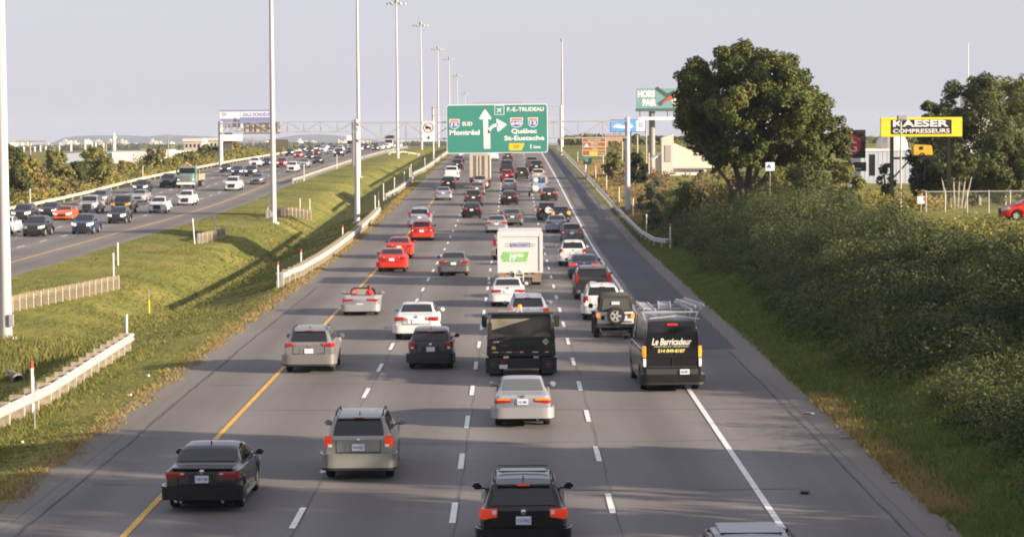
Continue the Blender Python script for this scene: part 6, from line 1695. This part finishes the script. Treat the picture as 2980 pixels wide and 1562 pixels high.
e = empty('notice_sign', (p.x, 180, p.z), 0, 0, 'small white and red notice at the left end of the chain-link fence', 'sign')
MB().box(-.28, .24, -.02, .02, -.27, .27).build('sign_face', M_WHITE, e); MB().box(.16, .24, -.03, -.02, -.05, .2).build('sign_mark', M_RRED, e)
MB().bar((0, .04, -.3), (0, .04, h1(p.x, 180) - p.z - .2), .05).build('sign_post', M_GALV, e)
# flag pole
p = at_y(2817, 270, 320); z = h1(p.x, 320)
o = MB().tube([(0, 0, 0), (0, 0, at_y(2817, 127, 320).z - z)], [.10, .06], 8).build('flag_pole', M_POSTW, None); o.location = (p.x, 320, z); tag(o, 'thin white pole rising behind the trees at upper right', 'pole')
b_ = at_y(2850, 280, 330); c_ = at_y(2920, 258, 330); z = h1(b_.x, 330)
o = MB().box(-1.9, 2.6, 0, 4, 0, c_.z - z).build('white_silo', M_WWALL, None, bevel=.3); o.location = (b_.x, 330, z); tag(o, 'white block showing through the tree tops at upper right', 'building')

# cream house with angular tower
HY = 330.0
def hp_(px, py): p = at_y(px, py, HY); return (p.x, p.z)
ox, oz = hp_(1960, 540); oz = h1(ox, HY) - .3
e = empty('cream_house', (ox, HY, oz), 0, 0, 'cream house with slanted tower and long sloping roof beside the right road', 'house')
def hpoly(pts, y0, y1, nm, m): MB().prism_xz([(hp_(a, b)[0] - ox, hp_(a, b)[1] - oz) for a, b in pts], y0, y1).build(nm, m, e, smooth=False)
S5 = lambda x, y: (1750 + x / 5.625, 380 + y / 5.625)
hpoly([S5(830, 900), S5(1180, 900), S5(1180, 400), S5(985, 395), S5(830, 480)], 0, 6, 'wall', M_CREAM)
hpoly([S5(985, 880), S5(1175, 880), S5(1180, 60), S5(985, 120)], -.35, 2.5, 'tower', M_CREAM)
hpoly([S5(1040, 510), S5(1140, 510), S5(1140, 240), S5(1040, 240)], -.42, -.3, 'louvre', mat('louvre_grey', (.34, .33, .31), .7))
hpoly([S5(1185, 615), S5(1850, 615), S5(1850, 480), S5(1185, 205)], .2, 6, 'roof', M_CREAM2)
hpoly([S5(1185, 640), S5(1720, 640), S5(1720, 612), S5(1185, 612)], -.2, .15, 'eave', mat('eave_grey', (.20, .19, .18), .8))
hpoly([S5(1185, 900), S5(1720, 900), S5(1720, 640), S5(1185, 640)], .3, 5.8, 'lower_wall', M_WWALL)
hpoly([S5(1600, 720), S5(1680, 720), S5(1680, 650), S5(1600, 650)], .26, .32, 'window', M_GLASS)
hpoly([S5(825, 490), S5(990, 400), S5(990, 380), S5(825, 465)], -.15, 6.2, 'roof', M_WWALL)
# terracotta building further off
a = at_y(1762, 396, 560); b = at_y(1812, 446, 560); z = h1(a.x, 560) - 2
e = empty('terracotta_building', (a.x, 560, z), 0, 0, 'terracotta-coloured building behind the brown tourist sign', 'building')
MB().box(0, b.x - a.x, 0, 10, 0, a.z - z).build('wall', mat('terracotta', (.46, .29, .18), .8, vary=.1), e)
MB().box(-.2, b.x - a.x + .2, -.2, 10.2, a.z - z, a.z - z + .3).build('roof', mat('roof_tan', (.42, .30, .22), .8), e)
for x in (1.0, 2.4): MB().box(x - .3, x + .3, -.05, .02, a.z - z - 2.4, a.z - z - 1.2).build('window', M_GLASS, e)
# brown tourist sign and small teal sign
TYY = 345.0
e, w, h, c = board('tourist_sign', 'brown tourist information sign on the right verge', 1695, 1763, 401, 454, TYY, 'sign')
M_BRN = mat('sign_brown', (.30, .12, .02), .5)
MB().prism_xz(rrect(-w, w, -h, h, .15), 0, .06).build('sign_border', M_SWH, e)
MB().prism_xz(rrect(-w + .07, w - .07, -h + .07, h - .07, .12), -.012, 0).build('sign_face', M_BRN, e)
mb = MB()
for z in (h * .52, -h * .02, -h * .38): mb.box(-w + .07, w - .07, -.02, -.012, z - .03, z + .03)
mb.build('divider', M_SWH, e)
MB().box(-w * .4, w * .3, -.02, -.012, -h * .92, -h * .5).build('yellow_tab', M_SYL, e)
text_fit('lettering', 'Quartier DIX30', -w * .55, w * .55, h * .62, h * .85, -.014, M_SWH, e, 0, 0, .006)
text_fit('lettering', 'Zoo', -w * .3, w * .3, h * .24, h * .44, -.014, M_SWH, e, .01, 0, .006)
text_fit('lettering', 'Équestre', -w * .35, w * .6, h * .03, h * .2, -.014, M_SWH, e, 0, 0, .006)
text_fit('lettering', 'Gîtes', -w * .15, w * .3, -h * .3, -h * .12, -.014, M_SWH, e, 0, 0, .006)
text_fit('lettering', '1 km', w * .45, w * .85, -h * .82, -h * .62, -.014, M_SWH, e, 0, 0, .006)
MB().prism_xz([(-w * .85, h * .03), (-w * .45, h * .03), (-w * .65, h * .42)], -.02, -.012).build('tent_symbol', M_SWH, e)
for x in (-w * .75, w * .75): MB().tube([(x, .12, -h - (c.z - h - h1(c.x, TYY)) - .3), (x, .12, h - .1)], .09, 8).build('sign_post', M_GALV, e)
e, w, h, c = board('exit_sign', 'small teal sign with white arrow under the brown tourist sign', 1697, 1721, 456, 479, 335, 'sign')
MB().box(-w, w, 0, .05, -h, h).build('sign_face', M_SGN, e); MB().prism_xz([(-.1, -.3), (.25, 0), (-.1, .3), (-.1, .1), (-.35, .1), (-.35, -.1), (-.1, -.1)], -.01, 0).build('arrow', M_SWH, e, smooth=False)
MB().tube([(0, .08, h1(c.x, 335) - c.z - .3), (0, .08, h)], .06, 8).build('sign_post', M_GALV, e)
# digital board reading 30
e, w, h, c = board('digital_board', 'blue and white electronic board showing 30 beside the gantry post', 1777, 1876, 350, 383, 420, 'sign')
M_DIG = mat('screen_blue', (.10, .28, .62), .4, emit=(.16, .42, .85), es=.1); M_DIGW = mat('screen_white', (.7, .74, .8), .4, emit=(.75, .8, .9), es=.07)
MB().box(-w - .1, w + .1, 0, .5, -h - .12, h + .12).build('cabinet', M_SBL, e, bevel=.02)
MB().box(-w, w * .48, -.03, 0, -h, h).build('screen', M_DIG, e); MB().box(w * .5, w, -.03, 0, -h, h).build('number_panel', M_DIGW, e)
text_fit('lettering', '30', w * .60, w * .90, -h * .3, h * .6, -.035, M_BLK, e, 0, 0, .006)
MB().prism_xz([(-w * .9, -h * .2), (-w * .6, h * .4), (-w * .2, h * .0), (w * .1, h * .5), (w * .35, -.1), (w * .1, -h * .5), (-w * .3, -h * .45)], -.036, -.03).build('screen_shape', M_DIGW, e, smooth=False)
MB().box(-.35 + w * .1, .35 + w * .1, .5, 1.0, h1(c.x, 420) - c.z - .5, -h - .1).build('column', mat('column_dark', (.12, .13, .13), .7), e)
# HORS PAIR billboard
BB = 400.0
e, w, h, c = board('billboard', 'large billboard with white words half hidden by the large tree', 1852, 2052, 257, 316, BB, 'billboard')
M_BT = mat('poster_teal', (.17, .33, .34), .5)
MB().box(-w, w, 0, .4, -h, h).build('poster', M_BT, e)
text_fit('lettering', 'HORS', -w * .96, -w * .46, h * .1, h * .82, -.01, M_WHITE, e, .06, 0, .01)
text_fit('lettering', 'PAIR', -w * .82, -w * .42, -h * .76, -h * .06, -.01, M_WHITE, e, .06, 0, .01)
MB().prism_xz([(-w * .44, h * 1.12), (-w * .38, h * 1.18), (-w * .1, h * .5), (w * .1, h * .8), (w * .1, -h * .1), (-w * .1, -h * .2), (-w * .3, -h * .8), (-w * .4, -h * .5), (-w * .14, h * .1), (-w * .46, h * .9)][::-1], -.02, 0).build('poster_shape', mat('poster_dark', (.06, .10, .09), .5), e, smooth=False)
MB().prism_xz([(-w * .05, h * .2), (w * .3, h * .6), (w * .3, h * .3), (-w * .1, -h * .3), (-w * .3, -h * .6)][::-1], -.03, -.02).build('poster_red', mat('poster_red', (.48, .10, .05), .5), e, smooth=False)
MB().prism_xz([(w * .1, -h * .9), (w * .95, -h * .9), (w * .95, h * .95), (w * .25, h * .95), (w * .02, -h * .2)], -.012, 0).build('poster_pale', M_WHITE, e, smooth=False)
MB().prism_xz([(w * .3, -h), (w, -h), (w, h * .2)], -.02, -.012).build('poster_gold', mat('poster_gold', (.60, .32, .03), .5), e)
MB().box(-w - .1, w + .1, -.06, .5, -h - .5, -h).build('poster_apron', mat('apron_green', (.07, .11, .10), .7), e)
MB().box(-w * .95, w * .6, -1.2, -.1, -h - 1.9, -h - 1.4).build('catwalk', M_SWH, e)
mb = MB()
for x in (-w * .9, -w * .5, -w * .1): mb.bar((x, -.6, -h - 1.4), (x, .2, -h - .4), .12)
mb.build('strut', M_BLACK, e)
MB().tube([(-w * .54, .9, h1(c.x, BB) - c.z - 1), (-w * .54, .9, -h)], .5, 14).build('column', mat('column_grey', (.25, .25, .24), .7), e)
# wooden poles around it
for (px, y0, y1, Y, lab) in ((1855, 393, 510, 330, 'pale wooden pole left of the cream house'), (1881, 375, 515, 345, 'tall thin pole against the thick billboard column'), (1888, 445, 520, 320, 'short wooden pole at the foot of the billboard column'), (1811, 412, 525, 350, 'thin pole right of the terracotta building')):
    p = at_y(px, y1, Y); z = h1(p.x, Y)
    o = MB().tube([(0, 0, -.3), (0, 0, at_y(px, y0, Y).z - z)], .11, 8).build('wooden_pole', mat('pole_pale', (.44, .38, .30), .8), None); o.location = (p.x, Y, z); tag(o, lab, 'pole')

# ---- left side
LB = 520.0
e, w, h, c = board('billboard', 'wide blue and white billboard above the trees left of the second mast', 641, 800, 320, 371, LB, 'billboard')
M_PB = mat('poster_violet', (.20, .22, .45), .5); M_PW = mat('poster_white', (.70, .71, .76), .5)
MB().box(-w, w, 0, .4, -h, h).build('poster', M_PB, e)
MB().box(-w, -w * .28, -.02, 0, h * .0, h).build('poster_white_band', M_PW, e); MB().box(-w * .26, w, -.02, 0, h * .15, h).build('poster_white_band', M_PW, e)
MB().box(-w, w, -.03, -.02, h * .82, h).build('poster_edge', M_PB, e)
MB().box(-w * .26, w, -.02, 0, -h, -h * .62).build('poster_white_band', M_PW, e)
rr = random.Random(2)
for (x, wd, hh) in ((-w * .72, .45, 1.4), (-w * .62, .4, 1.6), (-w * .45, .5, 2.0), (-w * .33, .4, 1.5)):
    MB().prism_xz([(x - wd, -h), (x + wd, -h), (x + wd * .6, -h + hh * .7), (x + .2, -h + hh * .78), (x + .2, -h + hh), (x - .2, -h + hh), (x - .2, -h + hh * .78), (x - wd * .6, -h + hh * .7)], -.04, -.03).build('poster_figure', mat('poster_grey', (.30, .27, .27), .6) if rr.random() > .5 else mat('poster_dark_grey', (.10, .10, .12), .6), e, smooth=False)
text_fit('lettering', 'GALA BONHEUR', -w * .18, w * .85, h * .25, h * .7, -.025, M_PB, e, .04, 0, .006)
text_fit('lettering', 'GA', -w * .95, -w * .75, h * .35, h * .75, -.025, M_PB, e, .04, 0, .006)
mb = MB()
for x in np.linspace(-w * .9, w * .9, 9): mb.bar((x, -.5, -h - 1.0), (x + .6, .3, -h), .12)
mb.box(-w, w, -.6, .4, -h - 1.15, -h - 1.0)
mb.build('under_frame', mat('column_dark', (.12, .13, .13), .7), e)
MB().box(-w, -w * .2, -.6, .0, -h - 2.9, -h - 1.5).build('name_board', M_SWH, e)
MB().box(-w * .72 - .8, -w * .72 + .8, .0, 1.2, h1(c.x, LB) - c.z - 1, -h - 1.2).build('column', mat('column_brown', (.09, .085, .08), .8), e)
# dark hoarding
e, w, h, c = board('hoarding', 'dark brown hoarding past the second mast, seen from behind', 783, 838, 406, 436, 640, 'sign')
MB().box(-w, w, 0, .3, -h, h).build('panel', mat('hoarding_brown', (.10, .085, .06), .8), e)
for x in (-w * .7, w * .7): MB().box(x - .15, x + .15, .3, .6, h1(c.x, 640) - c.z - 1, h).build('post', M_POLE, e)
# white warehouse
WY = 540.0
def wall_px(px0, px1, ptop, Y, depth, nm, m, parent, o): 
    a = at_y(px0, ptop, Y); b = at_y(px1, ptop, Y)
    MB().box(a.x - o.x, b.x - o.x, Y - o.y, Y - o.y + depth, 0, a.z - o.z).build(nm, m, parent); return a, b
o0 = Vector((at_y(330, 470, WY).x, WY, h1(-80, WY) - 2))
e = empty('white_warehouse', o0, 0, 0, 'long low white warehouse beyond the left roadside trees', 'building')
wall_px(326, 458, 441, WY, 30, 'wall', M_WWALL, e, o0); wall_px(458, 522, 441, WY + 4, 26, 'wall', M_WWALL, e, o0); wall_px(190, 326, 447, WY + 10, 30, 'wall', M_GWALL, e, o0)
a = at_y(326, 441, WY); b = at_y(458, 441, WY)
MB().box(a.x - o0.x - .1, b.x - o0.x + .1, -.1, 30.1, a.z - o0.z, a.z - o0.z + .18).build('parapet', M_GALV, e)
MB().box(1.0, 5.5, 3, 8, a.z - o0.z + .18, a.z - o0.z + .7).build('roof_unit', mat('roof_dark', (.08, .08, .085), .8), e)
MB().box(6.6, 7.8, -.06, .0, a.z - o0.z - 1.9, a.z - o0.z - 1.2).build('wall_sign', M_GALV, e)
o1 = Vector((at_y(322, 500, 470).x, 470, h1(-70, 470)))
z0_ = at_y(350, 489, 470).z - o1.z
o = MB().box(0, 4.3, 0, 2.4, 0, z0_).build('orange_container', mat('container_orange', (.48, .20, .04), .6), None, bevel=.03); o.location = o1; tag(o, 'orange container in front of the white warehouse', 'container')
# plant with chimneys far left
PY = 1150.0
o2 = Vector((at_y(200, 450, PY).x, PY, h1(-200, PY) - 2))
e = empty('factory', o2, 0, 0, 'distant pale factory with a row of white chimneys on its roof', 'building')
a, b = wall_px(60, 330, 446, PY, 60, 'wall', M_WWALL, e, o2)
for (px, pt) in ((69, 427), (86, 428), (101, 426), (117, 424), (133, 426), (172, 423), (206, 409), (247, 407), (268, 416), (278, 414), (300, 414)):
    t = at_y(px, pt, PY + 10)
    MB().tube([(t.x - o2.x, 10, a.z - o2.z - 1), (t.x - o2.x, 10, t.z - o2.z)], .38 if pt > 415 else .5, 10).build('chimney', M_POSTW, e)
t0 = at_y(332, 440, 1300); t1 = at_y(332, 386, 1300); z = h1(t0.x, 1300)
e = empty('water_tower', (t0.x, 1300, z), 0, 0, 'slender white tower rising left of the white warehouse', 'tower')
MB().tube([(0, 0, 0), (0, 0, (t1.z - z) * .75), (0, 0, t1.z - z)], [1.0, .9, .25], 12).build('shaft', M_POSTW, e); MB().lathe([(1.0, (t1.z - z) * .68), (1.5, (t1.z - z) * .70), (1.5, (t1.z - z) * .78), (1.0, (t1.z - z) * .8)], 'z', 12).build('gallery', M_POSTW, e)
# utility poles
for (px, ptop, Y, arm, lab) in ((87, 407, 318, 2.2, 'utility pole with a wide cross-arm, leftmost'), (308, 411, 420, 2.2, 'utility pole with cross-arm before the white warehouse'), (489, 394, 500, 1.8, 'darker utility pole right of the white warehouse'), (735, 400, 620, 3.4, 'utility pole with cross-arm under the left billboard'), (582, 410, 640, 1.6, 'thin utility pole before the pale concrete buildings')):
    p = at_y(px, ptop, Y); z = h1(p.x, Y)
    e = empty('utility_pole', (p.x, Y, z), 0, 0, lab, 'pole')
    MB().tube([(0, 0, -.4), (0, 0, p.z - z)], [.16, .11], 8).build('pole', M_POLE, e); MB().box(-arm, arm, -.16, -.06, p.z - z - .30, p.z - z - .12).build('cross_arm', M_POLE, e)
    mb = MB()
    for x in (-arm * .9, -arm * .4, arm * .4, arm * .9): mb.tube([(x, -.1, p.z - z - .12), (x, -.1, p.z - z + .08)], .04, 6)
    mb.build('insulator', M_GALV, e)
# concrete buildings
for (x0, x1, pt, Y, hh, lab) in ((531, 590, 404, 820, 1, 'pale concrete block building left of the left billboard'), (605, 660, 402, 860, 1, 'pale concrete building right behind the left gantry post')):
    a = at_y(x0, pt, Y); b = at_y(x1, pt, Y); z = h1(a.x, Y) - 2
    e = empty('concrete_building', (a.x, Y, z), 0, 0, lab, 'building'); w = b.x - a.x
    MB().box(.4, w - .4, .3, 12, 0, a.z - z - .9).build('wall', M_CONC, e); MB().box(0, w, 0, 12.3, a.z - z - .9, a.z - z).build('roof', M_CREAM, e)
    for k in range(4): MB().box(w * (.14 + .2 * k), w * (.24 + .2 * k), .26, .32, (a.z - z) * .55, (a.z - z) * .72).build('window', M_GLASS, e)
# the city on the skyline
rr = random.Random(9)
for k in range(70):
    px = rr.uniform(760, 1280) if k < 26 else rr.uniform(430, 700) if k < 34 else rr.uniform(20, 500) if k < 54 else rr.uniform(1640, 2100)
    Y = rr.uniform(2600, 5200); p = at_y(px, 0, Y); z = h1(p.x, Y)
    hpx = rr.uniform(410, 424); t = at_y(px, hpx, Y).z; wd = rr.uniform(3, 9) * Y / F_PX
    e = empty('city_block', (p.x, Y, z - 3), 0, 0, 'pale distant city building on the skyline', 'building', 'city buildings on the skyline')
    hgt = max(6, t - z + 3)
    MB().box(-wd, wd, 0, 25, 0, hgt).build('wall', (M_WWALL, M_CONC, M_GWALL)[k % 3], e); MB().box(-wd * .6, wd * .3, 5, 18, hgt, hgt + 3).build('roof_house', M_CONC, e)
# far woods that read as one mass
def far_woods(name, px0, px1, ptop, Y, seed, lm, n=2600):
    rng = np.random.default_rng(seed); xa = at_y(px0, 0, Y).x; xb = at_y(px1, 0, Y).x
    x = rng.uniform(xa, xb, n); y = Y + rng.uniform(0, Y * .12, n); zt_ = at_y((px0 + px1) / 2, ptop, Y).z
    z0_ = H(x, y); hh = np.maximum(2.5, (zt_ - z0_)) * (.75 + .25 * np.sin(x * .05 * 900 / Y) ** 2)
    P = np.stack([x, y, z0_ + hh * rng.random(n) ** .6], 1)
    V, F = leaf_quads(P, rng.normal(0, 1, (n, 3)), Y * .0013, rng, .7)
    o = link(name, np_mesh(name, V, F), None, lm); o['kind'] = 'stuff'
far_woods('distant_woods', 1640, 2980, 428, 950, 82, LEAF_MID, 4500)
far_woods('distant_woods', 1660, 2500, 436, 620, 85, LEAF_MID, 2600)
far_woods('distant_woods', -40, 1300, 424, 2300, 83, LEAF_MID, 4000)
far_woods('distant_woods', 1640, 2980, 418, 2400, 84, LEAF_MID, 4000)

# ------------------------------------------------------------------ haze
hz_m = bpy.data.materials.new('haze_air'); hz_m.use_nodes = True
nt = hz_m.node_tree; nt.nodes.remove(nt.nodes['Principled BSDF'])
pv = nt.nodes.new('ShaderNodeVolumePrincipled'); pv.inputs['Color'].default_value = (.58, .65, .80, 1); pv.inputs['Density'].default_value = 8e-5; pv.inputs['Anisotropy'].default_value = 0.0
nt.links.new(pv.outputs[0], nt.nodes['Material Output'].inputs['Volume'])
o = MB().box(-4600, 4600, -120, 11200, -90, 60).build('haze', hz_m, None, smooth=False); o['kind'] = 'stuff'
